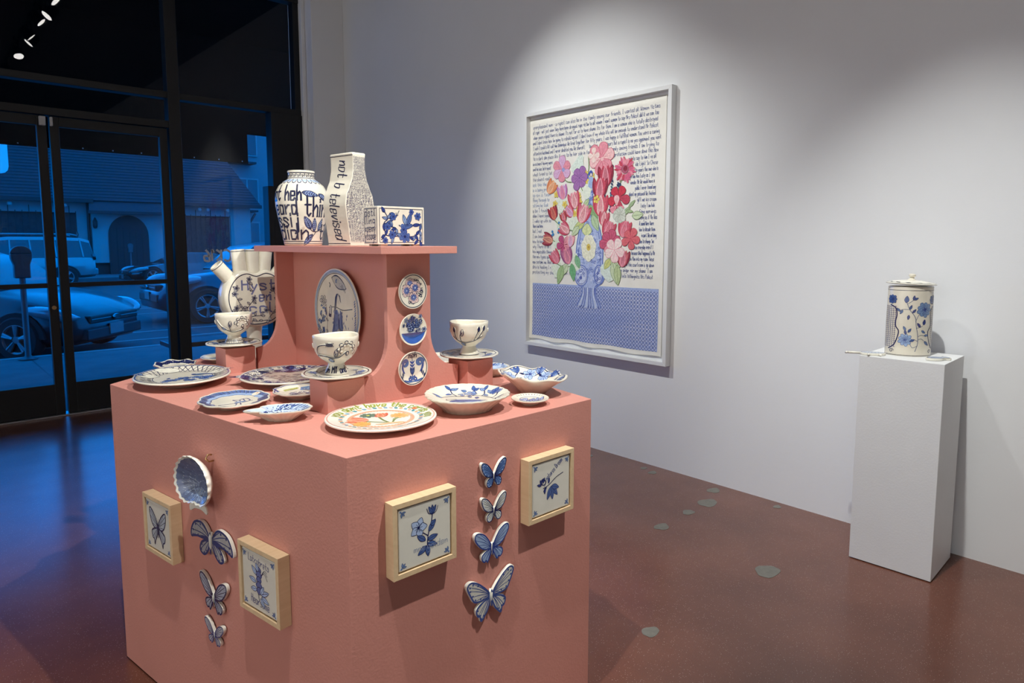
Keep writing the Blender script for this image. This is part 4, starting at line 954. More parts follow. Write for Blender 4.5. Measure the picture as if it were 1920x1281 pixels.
def d_flower(p):
    p.stroke([(.005, -.045), (.008, -.01), (.018, .02), (.022, .045)], .0024, DBLUE, smooth=4); p.stroke([(.008, -.01), (-.012, .006), (-.018, .014)], .002, DBLUE, smooth=3)
    for i in range(5): p.leaf((-.02, .018), 1.2 + i * 1.26, .026, .020, PBLUE, DBLUE, .0012, 2, False)
    for i in range(9): a = i * .7; p.stroke([(-.02, .018), (-.02 + .012 * math.cos(a), .018 + .012 * math.sin(a))], .001, DBLUE)
    p.dot((-.02, .018), .004, DBLUE)
    for a in (1.1, 1.57, 2.05): p.leaf((.022, .042), a, .024, .009, MBLUE, DBLUE)
    for a in (.3, 2.8): p.stroke([(.022, .042), (.022 + .012 * math.cos(a), .042 + .004), (.022 + .018 * math.cos(a), .06)], .0014, DBLUE, smooth=3)
    for x, y, a, l in ((.01, .0, .9, .034), (.006, -.02, .15, .032), (.006, -.03, -.3, .03), (.0, -.02, 2.5, .03), (.004, -.035, 3.7, .032), (.006, -.035, -1.5, .028), (.016, .015, .5, .018)): p.leaf((x, y), a, l, .014, MBLUE, DBLUE)
    p.text(SCR(3), (-.034, -.042), .009, (.28, .33, .45), .0012); p.text('golden', (.006, -.045), .010, (.28, .33, .45), .0012)
framed_tile(on_front(.9195, .7845), 'wood framed tile with a blue bellflower, left of the front face butterflies', d_flower)
def d_sprig(p):
    p.stroke([(-.035, .0), (-.01, .006), (.02, .022), (.05, .03)], .002, DBLUE, smooth=4); p.stroke([(-.03, .005), (-.022, .018), (-.034, .024)], .0018, DBLUE, smooth=3)
    p.text('natures Dream', (-.018, .02), .0095, (.10, .13, .28), .0014, ang=.62, width=.082)
    for a in (-.9, -1.45, -2.0, -.35): p.leaf((.0, .0), a, .042 if a < -.5 else .034, .016, MBLUE, DBLUE, .001)
    for x, y, a in ((-.04, .012, 2.0), (-.042, .01, 2.8), (-.036, .016, 1.1), (-.02, .002, 3.9), (-.026, .0, 4.6), (-.012, .01, 1.4), (-.046, .02, .6)): p.leaf((x, y), a, .018, .007, BLUE, DBLUE, .001)
    p.ring((-.032, .018), .008, .002, DBLUE, 14)
framed_tile(on_front(1.369, .790), 'wood framed tile with a blue flower sprig and handwriting, right edge of the front face', d_sprig)
def wing(scale=1):
    up = [(.006, .006), (.05, .052), (.10, .078), (.135, .080), (.142, .066), (.125, .035), (.10, .006), (.06, -.008), (.01, -.004)]
    lo = [(.006, -.006), (.055, -.012), (.085, -.03), (.088, -.052), (.07, -.07), (.062, -.098), (.05, -.075), (.03, -.066), (.012, -.04)]
    return up, lo
def d_butterfly(p):
    up = [(.003, .004), (.02, .035), (.045, .055), (.054, .05), (.052, .03), (.04, .005), (.02, -.006)]; lo = [(.003, -.006), (.025, -.008), (.044, -.02), (.04, -.04), (.03, -.045), (.027, -.062), (.02, -.045), (.008, -.028)]
    for s_ in (1, -1):
        for w in (up, lo):
            q = sm([(s_ * x * 1.0, y) for x, y in w], 3, True); p.fill(q, (.42, .45, .48)); p.stroke(q, .0034, DBLUE, closed=True)
            for k in range(2, len(w) - 1): p.stroke([(0, 0), (s_ * w[k][0] * .95, w[k][1] * .95)], .0013, DBLUE)
    p.stroke([(0, .012), (0, -.035)], .0055, DBLUE, taper=.5); p.stroke([(0, .01), (.008, .03)], .001, DBLUE); p.stroke([(0, .01), (-.008, .03)], .001, DBLUE)
framed_tile(on_left(.906, .609), 'wood framed tile with a large dark butterfly, at the far left of the left face', d_butterfly)
def d_bee(p):
    p.text('Latrobrets', (-.048, .052), .011, (.09, .10, .22), .0016, width=.10, ang=-.08); p.text('Hearsome', (-.04, -.062), .013, (.09, .10, .22), .0018, width=.088, ang=-.05)
    p.stroke([(.0, -.05), (-.006, -.02), (.0, .01), (-.004, .045)], .002, DBLUE, smooth=4)
    for y, w_ in ((.035, .013), (.022, .016), (.008, .013), (-.008, .016), (-.022, .014)): p.fill([(w_ * math.cos(b), y + .009 * math.sin(b)) for b in [2 * PI * i / 12 for i in range(12)]], (.12, .15, .34)); p.ring((0, y), w_ * .75, .0014, DBLUE, 14)
    for x, y, a, l in ((-.01, .02, 2.4, .03), (-.012, .0, 3.0, .034), (-.01, -.02, 3.3, .03), (.008, -.03, .4, .04), (.01, -.035, -.3, .036), (.006, -.04, -.9, .028), (-.002, .03, 2.0, .024), (.006, -.03, 1.0, .03)): p.leaf((x, y), a, l, .014, PBLUE, DBLUE)
    for a in (.2, .6, .9): p.stroke([(.01, .02), (.026, .03 + .012 * a), (.04, .022 + .03 * (a - .4))], .0011, DBLUE, smooth=3)
framed_tile(on_left(.334, .614), 'wood framed tile with a bee on leaves between two lines of lettering', d_bee)

# ---- ceramic butterflies
UPW = [[(.004, .012), (.10, .21), (.26, .40), (.42, .48), (.49, .45), (.50, .36), (.45, .20), (.36, .06), (.20, -.03), (.03, -.03)],
       [(.004, .012), (.08, .16), (.22, .34), (.38, .43), (.50, .42), (.52, .30), (.42, .14), (.30, .02), (.15, -.04), (.03, -.03)],
       [(.004, .012), (.10, .14), (.28, .30), (.43, .37), (.52, .33), (.51, .24), (.44, .10), (.36, -.02), (.20, -.05), (.03, -.03)],
       [(.004, .012), (.12, .20), (.24, .26), (.42, .20), (.52, .02), (.53, -.12), (.46, -.10), (.34, -.06), (.18, -.05), (.03, -.03)]]
LOW = [[(.01, -.03), (.20, -.05), (.28, -.12), (.29, -.24), (.22, -.33), (.11, -.31), (.04, -.20)],
       [(.01, -.03), (.20, -.06), (.31, -.13), (.31, -.24), (.24, -.31), (.18, -.28), (.14, -.34), (.06, -.20)],
       [(.01, -.03), (.22, -.07), (.33, -.16), (.30, -.28), (.25, -.30), (.22, -.40), (.15, -.34), (.06, -.22)],
       [(.01, -.03), (.18, -.07), (.27, -.16), (.30, -.30), (.20, -.36), (.10, -.28), (.04, -.16)]]
def butterfly(pl, label, W, kind, wcol, edge, rot=0, flatten=1):
    t = thing('ceramic_butterfly', label, 'butterfly', group='ceramic butterflies pinned to the plinth'); t.matrix_world = plaque_mx(pl) @ Matrix.Rotation(rot, 4, 'Z')
    z0, z1 = .003, .0125
    tf = flat((0, 0, z1), (1, 0, 0), (0, 1, 0), (0, 0, 1))
    for s_ in (1, -1):
        for nm, src in (('upper_wing', UPW[kind]), ('lower_wing', LOW[kind])):
            q = sm([(s_ * x * W, y * W * flatten) for x, y in src], 4, True)
            o = MB().prism(q, z0, z1).obj(nm, 'rim', t, bevel=.0012)
            p = Paint(.005, 1.0); n = len(q); cx, cy = sum(a for a, b in q) / n, sum(b for a, b in q) / n
            inn = [(cx + (a - cx) * .90, cy + (b - cy) * .90) for a, b in q]
            p.fill(inn, wcol, 2, c=(cx, cy)); p.stroke(inn, W * .03, edge, closed=True)
            root = (s_ * .012 * W, 0)
            for k in range(2, len(src) - 1):
                e = (cx + (s_ * src[k][0] * W - cx) * .86, cy + (src[k][1] * W * flatten - cy) * .86); m_ = ((root[0] + e[0]) / 2 + .01 * W, (root[1] + e[1]) / 2 + .02 * W)
                p.stroke([root, m_, e], W * .014, edge, smooth=3, taper=.4)
                if kind != 1: p.dot((cx + (s_ * src[k][0] * W - cx) * .70, cy + (src[k][1] * W * flatten - cy) * .70), W * .018, PBLUE if kind == 0 else edge, 8)
            p.build('painted_veins', tf, o)
    MB().tube([(0, W * .10, .009), (0, W * .03, .0115), (0, -W * .08, .0115), (0, -W * .2, .009)], [W * .022, W * .034, W * .03, W * .012], 8).obj('body', 'rim', t, smooth=True)
    p = Paint(.004, 1.0); p.stroke([(0, W * .10), (0, -W * .19)], W * .05, edge, taper=.5); p.build('painted_body', flat((0, 0, .0152), (1, 0, 0), (0, 1, 0), (0, 0, 1)), t)
    MB().box(-.006, .006, -.008, .008, 0, z0).obj('mount', 'dark_gap', t)
    return t
butterfly(on_front(1.1635, .866), 'uppermost butterfly of the front face, solid mid blue wings', .092, 0, (.10, .19, .42), DBLUE)
butterfly(on_front(1.1635, .768), 'second butterfly of the front face, cream wings with dark veins', .092, 0, (.62, .62, .56), DBLUE)
butterfly(on_front(1.156, .666), 'third butterfly of the front face, pale blue wings with eye spots', .122, 1, (.30, .40, .58), BLUE)
butterfly(on_front(1.151, .528), 'lowest and largest butterfly of the front face, cream with scalloped blue hems', .166, 2, (.60, .58, .50), (.05, .08, .25))
butterfly(on_left(.615, .645), 'widest butterfly of the left face, drooping striped grey wings below the shell', .228, 3, (.38, .38, .38), (.03, .045, .16), flatten=.72)
butterfly(on_left(.616, .470), 'middle butterfly of the left face, dark edged wings, beside the bee tile', .150, 1, (.34, .36, .42), DBLUE, flatten=.92)
butterfly(on_left(.622, .352), 'smallest butterfly of the left face, lowest in its column', .104, 1, (.40, .42, .46), (.04, .05, .18), flatten=.9)

# ---- scallop shell dish on a hook
t = thing('shell_dish', 'blue painted scallop shell dish hanging on a brass hook above the butterflies', 'shell dish'); t.matrix_world = plaque_mx(on_left(.640, .818)) @ Matrix.Rotation(math.radians(6), 4, 'Z')
def shR(a):
    # a = 0 at the hinge (down)
    f = .098 * (1 - .30 * math.exp(-(a / .55) ** 2)); return f * (1 + .018 * math.cos(22 * a))
def shp(k, a, dz=0):
    r = shR(a) * k; x, y = r * math.sin(a), -r * math.cos(a) * .80
    rib = .0028 * math.cos(22 * a) * k
    return Vector((x * 1.0, y, .012 + .040 * k ** 1.6 + rib * (dz + 1) * .5 + dz * .0))
n = 132; mb = MB(); secs = []
for k in [.03 + .97 * i / 12 for i in range(13)]: secs.append([tuple(shp(k, -PI + 2 * PI * i / n)) for i in range(n)])
for k, dz in ((1.012, -.003), (1.0, -.008), (.92, -.012), (.75, -.014), (.5, -.012), (.25, -.008), (.03, -.007)):
    secs.append([tuple(shp(k, -PI + 2 * PI * i / n) + Vector((0, 0, dz))) for i in range(n)])
mb.loft(secs).obj('shell_body', 'rim', t, smooth=50)
MB().prism(sm([(-.046, -.066), (-.02, -.056), (.02, -.056), (.046, -.066), (.048, -.088), (.02, -.078), (-.02, -.078), (-.048, -.088)], 3, True), .032, .038).obj('hinge_ear', 'rim', t, bevel=.0015)
def shfn(u, v):
    a = math.atan2(u, -v / .80); k = min(.99, math.hypot(u, v / .80) / shR(a)); P = shp(k, a); e = .03
    Na = (shp(k, a + e) - shp(k, a - e)).cross(shp(min(1, k + .03), a) - shp(max(.02, k - .03), a)); Na = Na.normalized() if Na.length else Vector((0, 0, 1))
    return P, (Na if Na.z > 0 else -Na)
p = Paint(.006, 1.2)
inn = [(shR(a) * .93 * math.sin(a), -shR(a) * .93 * math.cos(a) * .80) for a in [-PI + 2 * PI * i / 60 for i in range(60)]]; p.fill(inn, (.12, .15, .26), 5, c=(0, -.02))
for i in range(70):
    a = -PI + 2 * PI * i / 70; e = (shR(a) * .92 * math.sin(a), -shR(a) * .92 * math.cos(a) * .80); p.stroke([(e[0] * .1, -.05 + .05 * .3), (e[0] * .55, (e[1] - .03) * .5), e], .0012, R.choice([PBLUE, (.45, .48, .52), LBLUE]), smooth=3)
for i in range(46): a = R.uniform(-.9, .9); k = R.uniform(.3, .9); x, y = shR(a) * k * math.sin(a), -shR(a) * k * math.cos(a) * .80; p.spiral((x, y), .006, 1.2, .0012, R.choice([PBLUE, MBLUE, LBLUE]))
p.build('painted_ribs', shfn, t, eps=.0012)
MB().tube([(.044, .058, 0), (.044, .058, .014), (.044, .068, .022), (.044, .078, .016), (.044, .076, .004)], .0025, 8).obj('hook', 'hook', t, smooth=True)

# ================================================================== JAR AND FLAT ANIMAL DISHES ON THE WHITE PLINTH
c = (3.445, 1.01); ro = math.radians(-58)
t = thing('lidded_jar', 'tall cream lidded jar with a blue flowering branch on the white plinth', 'jar', (c[0], c[1], .981), ro)
ax, ay, hj = .095, .066, .318
JO = [(ax * math.cos(a), ay * math.sin(a) * (1 - .10 * math.cos(a) ** 2)) for a in [2 * PI * i / 56 for i in range(56)]]
mb = MB(); mb.loft([[(x * k, y * k, z) for x, y in JO] for k, z in ((.985, 0), (1, .004), (1.0, .15), (.985, hj - .004), (.98, hj), (.95, hj), (.94, hj - .05))]).obj('jar_body', 'cream', t, smooth=50)
ln_ = Matrix.Rotation(math.radians(2.5), 4, 'Y')
lid = MB().loft([[(x * k, y * k, z) for x, y in JO] for k, z in ((.9, .0), (1.10, .003), (1.11, .006), (1.0, .012), (.5, .020), (.12, .023))]).obj('lid', 'rim', t, (0, 0, hj + .0075), (0, math.radians(2.5), 0), smooth=50)
MB().lathe([(0, .02), (.017, .02), (.017, .024), (.010, .029), (.009, .034), (.015, .040), (.015, .046), (.011, .050), (0, .051)], 20).obj('knob', 'cream', lid, smooth=40)
p = Paint(.006, 1.3); p.stroke([(x * 1.06, y * 1.06) for x, y in JO], .0022, DBLUE, closed=True)
for i in range(12): a = i * .52; p.leaf((.08 * math.cos(a), .055 * math.sin(a)), a + 1.3, .03, .012, MBLUE, DBLUE)
p.build('painted_lid_leaves', lambda u, v: (Vector((u, v, .0125)), Vector((0, 0, 1))), lid)
per = [0]; 
for a_, b_ in zip(JO, JO[1:] + JO[:1]): per.append(per[-1] + math.hypot(b_[0] - a_[0], b_[1] - a_[1]))
def jfn(u, v):
    s0_ = (per[42] + u) % per[-1]
    for i in range(56):
        if per[i] <= s0_ <= per[i + 1]:
            f_ = (s0_ - per[i]) / (per[i + 1] - per[i]); a_, b_ = JO[i], JO[(i + 1) % 56]
            P = Vector((a_[0] + (b_[0] - a_[0]) * f_, a_[1] + (b_[1] - a_[1]) * f_, v)); N = Vector((b_[1] - a_[1], -(b_[0] - a_[0]), 0)).normalized(); k = 1 if v < .15 else 1 - .015 * (v - .15) / .17
            return Vector((P.x * k, P.y * k, v)), N
    return Vector((0, 0, v)), Vector((0, -1, 0))
for v_ in (.302, .004): p = Paint(.005, 1.2); p.stroke([(-.14, v_), (.14, v_)], .0016, INK); p.build('rim_line', jfn, t)
p = Paint(.005, 1.3)
br = [(.012, .022), (.022, .06), (.02, .10), (.012, .14), (.006, .18), (-.018, .215), (-.03, .245)]
p.stroke(br, .002, (.10, .12, .22), smooth=4)
for q in ([(.022, .05), (.0, .04), (-.012, .065)], [(.008, .16), (.02, .19), (.03, .20)], [(-.018, .215), (-.045, .215), (-.06, .205)], [(-.028, .24), (-.012, .252), (-.005, .26)], [(.012, .13), (.03, .135), (.04, .142)], [(.02, .075), (.036, .082), (.05, .072)], [(.02, .09), (.034, .098), (.05, .096)], [(-.01, .02), (-.05, .08)][:0] or [(.021, .07), (.008, .078)]): p.stroke(q, .0016, (.10, .12, .22), smooth=3)
p.flower((.046, .215), .036, 9, (.18, .28, .46), (.06, .09, .24), .0014, BLUE, .5); p.flower((-.03, .075), .030, 9, (.30, .42, .62), BLUE, .0012, MBLUE, .45); p.leaf((-.033, .245), 1.5, .032, .018, (.08, .12, .3)); p.leaf((.052, .07), -.7, .03, .012, (.12, .18, .32)); p.leaf((.045, .145), 1.4, .026, .014, BLUE); p.leaf((.03, .135), 2.2, .024, .011, (.08, .08, .24))
for x, y, a in ((-.018, .215, 1.2), (-.006, .2, .9), (-.02, .19, -1.7), (-.045, .212, 4.2), (-.005, .26, .4), (-.005, .258, 1.4), (-.028, .1, 1.8), (-.02, .11, 1.0), (.05, .096, .1), (-.055, .205, 2.4), (.036, .12, -.6), (.008, .078, 3.6), (-.03, .118, 2.0)): p.leaf((x, y), a, .022, .010, R.choice([(.12, .2, .38), MBLUE, (.08, .1, .26)]), DBLUE, .001)
p.build('painted_branch', jfn, t)
for sgn in (-1, 1):
    p = Paint(.005, 1.2)
    pan = sm([(-.10, .03), (-.075, .05), (-.062, .085), (-.058, .115), (-.07, .135), (-.072, .16), (-.068, .19), (-.075, .22), (-.10, .235)], 4)
    pan = pan if sgn < 0 else [(-x + .012, y) for x, y in pan]
    q = pan + [((-.15 if sgn < 0 else .165), .235), ((-.15 if sgn < 0 else .165), .03)]
    nn = len(pan); wall_x = -.15 if sgn < 0 else .165
    p.items.append((pan + [(pan[i][0] * .5 + wall_x * .5, pan[i][1]) for i in range(nn)] + [(wall_x, pan[i][1]) for i in range(nn)], [(i + k * nn, i + 1 + k * nn, i + 1 + (k + 1) * nn, i + (k + 1) * nn) for i in range(nn - 1) for k in (0, 1)], (.40, .40, .50), 1)); p.lay = 2
    p.stroke(pan, .004, DBLUE)
    for i in range(21):
        z = .04 + i * .0092; x0_ = -.066 if sgn < 0 else .082
        for k in range(7): xx = x0_ + sgn * (.005 + .0095 * k); p.stroke([(xx, z), (xx + sgn * .006, z + .001), (xx + sgn * .003, z + .006)], .0022, (.06, .06, .18))
    p.flower((sgn * .092, .26), .022, 8, MBLUE, DBLUE); p.spiral((sgn * .085, .022), .010, 1.4, .002, DBLUE)
    p.build('scale_pattern', jfn, t)
def flat_animal(label, P, rz, poly, cols, legs):
    t = thing('animal_dish', label, 'dish', P, rz, 'flat animal dishes on the white plinth')
    MB().prism(sm(poly, 4, True), 0, .011).obj('dish_body', 'rim', t, bevel=.003)
    p = Paint(.005, 1.2); n_ = len(poly); cx = sum(a for a, b in poly) / n_; cy = sum(b for a, b in poly) / n_
    p.fill(sm([(cx + (a - cx) * .85, cy + (b - cy) * .85) for a, b in poly], 4, True), cols, 2); p.stroke(sm([(cx + (a - cx) * .88, cy + (b - cy) * .88) for a, b in poly], 4, True), .0022, DBLUE, closed=True)
    for k in range(5): p.stroke([(-.03 + k * .014, -.012), (-.024 + k * .014, .012)], .0016, BLUE)
    p.build('painted_markings', flat((0, 0, .011), (1, 0, 0), (0, 1, 0), (0, 0, 1)), t)
    for q in legs: MB().tube([(q[0][0], q[0][1], .0065), (q[1][0], q[1][1], .006)], .0055, 8).obj('limb', 'rim', t, smooth=True)
flat_animal('flat turtle-like blue dish with a long neck on the left of the white plinth', (3.31, 1.118, .9805), math.radians(-58), [(-.05, 0), (-.035, .024), (0, .032), (.04, .024), (.06, .004), (.045, -.02), (.005, -.03), (-.035, -.022)], (.48, .55, .64), [((-.045, .005), (-.098, .016)), ((-.02, -.022), (-.022, -.045)), ((.025, -.024), (.03, -.046)), ((-.098, .016), (-.108, .008))])
flat_animal('flat fish-like blue dish on the right of the white plinth', (3.375, .868, .9805), math.radians(-38), [(-.055, -.004), (-.035, .022), (0, .028), (.03, .014), (.052, .03), (.058, .0), (.05, -.02), (.028, -.012), (-.005, -.03), (-.04, -.024)], (.42, .50, .62), [])

# ================================================================== FRAMED WATERCOLOUR
fy0, fy1, fz0, fz1, FDp, FWd = 2.452, 3.777, .70, 2.478, .055, .026
t = thing('framed_painting', 'large white framed watercolour of a flower vase among handwriting on the right wall', 'painting', (WX, (fy0 + fy1) / 2, (fz0 + fz1) / 2))
yc, zc = (fy0 + fy1) / 2, (fz0 + fz1) / 2; hy_, hz_ = (fy1 - fy0) / 2, (fz1 - fz0) / 2
tfm = lambda a, b, d: (-d, a, b)
w = FWd
for nm, poly in (('frame_rail', [(-hy_, hz_), (hy_, hz_), (hy_ - w, hz_ - w), (-hy_ + w, hz_ - w)]), ('frame_rail', [(-hy_, -hz_), (-hy_ + w, -hz_ + w), (hy_ - w, -hz_ + w), (hy_, -hz_)]), ('frame_stile', [(-hy_, -hz_), (-hy_, hz_), (-hy_ + w, hz_ - w), (-hy_ + w, -hz_ + w)]), ('frame_stile', [(hy_, hz_), (hy_, -hz_), (hy_ - w, -hz_ + w), (hy_ - w, hz_ - w)])):
    MB().prism(poly, .002, FDp, tfm).obj(nm, 'frame', t, bevel=.0012)
MB().prism([(-hy_ + w, -hz_ + w), (hy_ - w, -hz_ + w), (hy_ - w, hz_ - w), (-hy_ + w, hz_ - w)], .003, .008, tfm).obj('backing_board', 'frame', t)
PW, PH = 1.255, 1.685
# deckle-edged sheet, buckling slightly along the foot
gx, gz = 150, 60; mb = MB(); pv = []
def sheet(u, v):
    # u 0..PW from the left, v 0..PH from the bottom
    buck = .007 * max(0, 1 - v / .35) ** 3 * (1 + math.sin(u * 22 + 1)) * .5
    edge = .006 * math.sin(u * 17) * max(0, 1 - v / .05) if v < .05 else 0
    return Vector((-(.0125 + buck), PW / 2 - u + (3.77 - PW / 2 - yc), .747 + v + edge - zc))
for j in range(gz + 1):
    for i in range(gx + 1): pv.append(sheet(PW * i / gx, PH * (j / gz) ** 1.4))
mb.add(pv, [(j * (gx + 1) + i, j * (gx + 1) + i + 1, (j + 1) * (gx + 1) + i + 1, (j + 1) * (gx + 1) + i) for j in range(gz) for i in range(gx)])
sh = mb.obj('paper_sheet', 'paper', t, smooth=True); sol = sh.modifiers.new('thick', 'SOLIDIFY'); sol.thickness = .0008; sol.offset = -1 if sh.data.polygons[0].normal.x < 0 else 1
pf = lambda u, v: (sheet(u, v), Vector((-1, 0, 0)))
INKB = (.11, .14, .31)
LINES = ['everpleasant men - a rapist can also be in the family among our friends. I wanted all Women Victims', 'of rape - not just when they have been drugged. rape victim to all women I want women to say Mrs Pelicot did it we can too',
 'when youre raped there is shame. Its not for us to have shame. Its for them. I am a woman who is totally destroyed', 'and I dont know how Im going to rebuild myself I dont know if my whole life will be enough to understand Mr Pelicot',
 'I wish I could still call him Dominique We lived together for fifty years. I was happy a fulfilled woman. You were a caring', 'attentive husband and I never doubted you We shared L     laughter     And tears But a rapist is no yes opponent you went',
 'to a dark dim place like it was to be her side in face        is in the family among friends I am trying to']
RT = ['no our profession could have done this How', 'ant to say to him I ve all', 'ide Light So Chose', 'to years the one who is', 'sir to him how Lucky as I  you', 'wonder Me We would have a', 'public I never found any', 'about my poisoned We finished',
 'gift me ice cream', 'Lucky I am huh', 'Gone mornings', 'me feeling as if Me Was', 'it sound Were there', 'how to decode them', 'in court. This not being', 'determination to change. Soc', 'me lose everyday even if I', 'because What happened to Me',
 'in the show Men into my room These', 'ning in this courtroom is go down', 'my anger nor my shame  I am', 'my life has toppled into Nothingness Mrs Pelicot']
LT = ['investment having more', 'and he has betrayed', 'what tried to let you', 'the almost really', 'ask this the', 'is a being probably', 'given a team', 'thing through to', 'sitting he took', 'a be I fought', 'alien I have signed', 'I wake up with so', 'there had been', 'but I not', 'I am been',
 'how to have he will', 'why There is do I', 'how impossible things', 'the new types quite honestly', 'man sustains me. What am I as', 'dire is healing I repeat', 'protecting my shame to them I  alone']
tp = Paint(.04, 1.0); SP = .0392; v0_ = 1.612
for i, l in enumerate(LINES): tp.text(l, (.052 + R.uniform(-.004, .004), v0_ - i * SP), .0155, INKB, .0027, width=1.155 + R.uniform(-.02, .012), jit=.08)
left_w = [.21, .19, .26, .20, .15, .22, .20, .18, .17, .18, .19, .20, .11, .10, .12, .20, .20, .21, .30, .28, .27, .48]
right_x = [.77, .96, 1.02, 1.02, .95, .98, 1.02, .97, 1.04, 1.07, 1.06, 1.02, 1.06, 1.06, 1.08, 1.0, 1.0, 1.0, .92, .92, .90, .75]
for i in range(22):
    v = v0_ - (i + 7) * SP
    tp.text(LT[i], (.05, v), .0150, INKB if i not in (4, 5, 6, 7, 8) else (.22, .30, .50), .0026, width=left_w[i], jit=.08)
    tp.text(RT[i], (right_x[i], v), .0155, INKB, .0027, width=1.205 - right_x[i] - R.uniform(0, .03), jit=.08)
tp.build('handwriting', pf, t, 'wpaint', eps=.0012, dl=0)
# patterned cloth
cp_ = Paint(.2, 1.0); cb, ct = .032, .440
cloth = [(.05, cb), (1.225, cb), (1.228, ct + .012), (.05, ct)]
CB = (.36, .43, .68)
nx = 120
cp_.items.append(([(.05 + 1.175 * i / nx, cb + (ct + .01 * i / nx - cb) * j / 8) for j in range(9) for i in range(nx + 1)], [(j * (nx + 1) + i, j * (nx + 1) + i + 1, (j + 1) * (nx + 1) + i + 1, (j + 1) * (nx + 1) + i) for j in range(8) for i in range(nx)], CB, 1)); cp_.lay = 1
cp_.build('cloth_wash', pf, t, 'wpaint', eps=.0010)
lat = Paint(.02, 1.0); LW_ = (.10, .14, .40); cw, chh = .0265, .0265
cols, rows = int(1.175 / cw), int((ct - cb) / chh)
for i in range(cols):
    for j in range(rows):
        x, y = .052 + (i + .5) * cw, cb + (j + .5) * chh
        k_ = .5 + .5 * math.sin(x * 9 + 2 * math.sin(y * 14)) * math.cos(y * 17 + x * 3); k_ = min(1, k_ * .75 + .9 * math.exp(-((x - .62) / .25) ** 2 - ((y - .2) / .09) ** 2)) + R.uniform(-.1, .1); lat.fill([(x - cw * .45, y), (x, y + chh * .45), (x + cw * .45, y), (x, y - chh * .45)], (.76 - .36 * k_, .77 - .30 * k_, .82 - .10 * k_), 1)
lat.build('cloth_diamonds', pf, t, 'wpaint', eps=.0015, dl=0)['kind'] = 'stuff'
lat = Paint(.02, 1.0)
for i in range(cols):
    for j in range(rows):
        x, y = .052 + (i + .5) * cw, cb + (j + .5) * chh; lat.dot((x, y), .0045, (.12, .16, .42), 6, 1.4)
lat.build('cloth_dots', pf, t, 'wpaint', eps=.0020, dl=0)['kind'] = 'stuff'
lat = Paint(.02, 1.0)
for i in range(-rows, cols + rows):
    for d in (1, -1):
        a = (.052 + i * cw, cb); b = (a[0] + d * rows * cw, cb + rows * chh); x0, x1 = .052, .052 + cols * cw
        pts = []
        for (xx, yy) in (a, b): pts.append([xx, yy])
        for q, o in ((pts[0], pts[1]), (pts[1], pts[0])):
            if q[0] < x0: tt = (x0 - q[0]) / (o[0] - q[0]) if o[0] != q[0] else 2; q[1] += (o[1] - q[1]) * tt; q[0] = x0
            if q[0] > x1: tt = (x1 - q[0]) / (o[0] - q[0]) if o[0] != q[0] else 2; q[1] += (o[1] - q[1]) * tt; q[0] = x1
        if cb - .001 <= pts[0][1] <= ct + .02 and cb - .001 <= pts[1][1] <= ct + .02 and abs(pts[0][0] - pts[1][0]) > .01: lat.stroke(pts, .0036, LW_)
lat.build('cloth_lattice', pf, t, 'wpaint', eps=.0018, dl=0)
# vase
vp = Paint(.03, 1.0); VB = (.16, .22, .52); VLn = (.06, .09, .36)
vo_ = [(1.25, .016), (1.21, .022), (1.17, .034), (1.12, .042), (1.07, .030), (1.02, .040), (.96, .048), (.9, .07), (.84, .095), (.76, .115), (.68, .125), (.62, .122), (.57, .135), (.52, .142), (.47, .12), (.44, .07), (.40, .062), (.36, .075), (.31, .105), (.285, .108)]
def vhw(v):
    for (a, wa), (b, wb) in zip(vo_, vo_[1:]):
        if b <= v <= a: return wb + (wa - wb) * (v - b) / (a - b)
    return .02
vx = .628
ladder = [(vx - h_, v) for v, h_ in vo_] + [(vx + h_, v) for v, h_ in vo_]; nv = len(vo_)
vp.items.append((ladder, [(i, i + 1, nv + i + 1, nv + i) for i in range(nv - 1)], (.40, .47, .70), 1)); vp.lay = 1
for s_ in (1, -1):
    vp.stroke([(vx + s_ * h_, v) for v, h_ in vo_], .010, VB, smooth=3); vp.stroke([(vx + s_ * h_ * .82, v) for v, h_ in vo_], .005, VLn, smooth=3)
for i in range(150):
    v = R.uniform(.45, 1.2); u = vx + R.uniform(-.9, .9) * vhw(v); vp.spiral((u, v), R.uniform(.008, .015), 1.2, .0042, R.choice([VB, VLn, (.62, .66, .80)]), R.uniform(0, 6), R.choice([1, -1]))
for u, v, rx, ry in ((.554, .515, .062, .075), (.716, .525, .040, .068)):
    q = [(u + rx * math.cos(b), v + ry * math.sin(b)) for b in [2 * PI * i / 24 for i in range(24)]]; vp.fill(q, (.55, .60, .76)); vp.stroke(q, .010, VB, closed=True); vp.stroke([(u + (a - u) * .82, v + (b - v) * .82) for a, b in q], .004, VLn, closed=True)
    for k in range(12): vp.spiral((u + R.uniform(-.5, .5) * rx, v + R.uniform(-.6, .6) * ry), .012, 1.1, .005, R.choice([VLn, VB]), k)
for k in range(9): a = (k - 4) / 4; vp.stroke([(vx + a * .055, .43), (vx + a * .055, .38), (vx + a * .09, .30), (vx + a * .10 - .008, .285), (vx + a * .085, .30)], .006, R.choice([VB, VLn, (.62, .66, .78)]), smooth=4)
vp.build('painted_vase', pf, t, 'wpaint', eps=.0026, dl=1.5e-6)
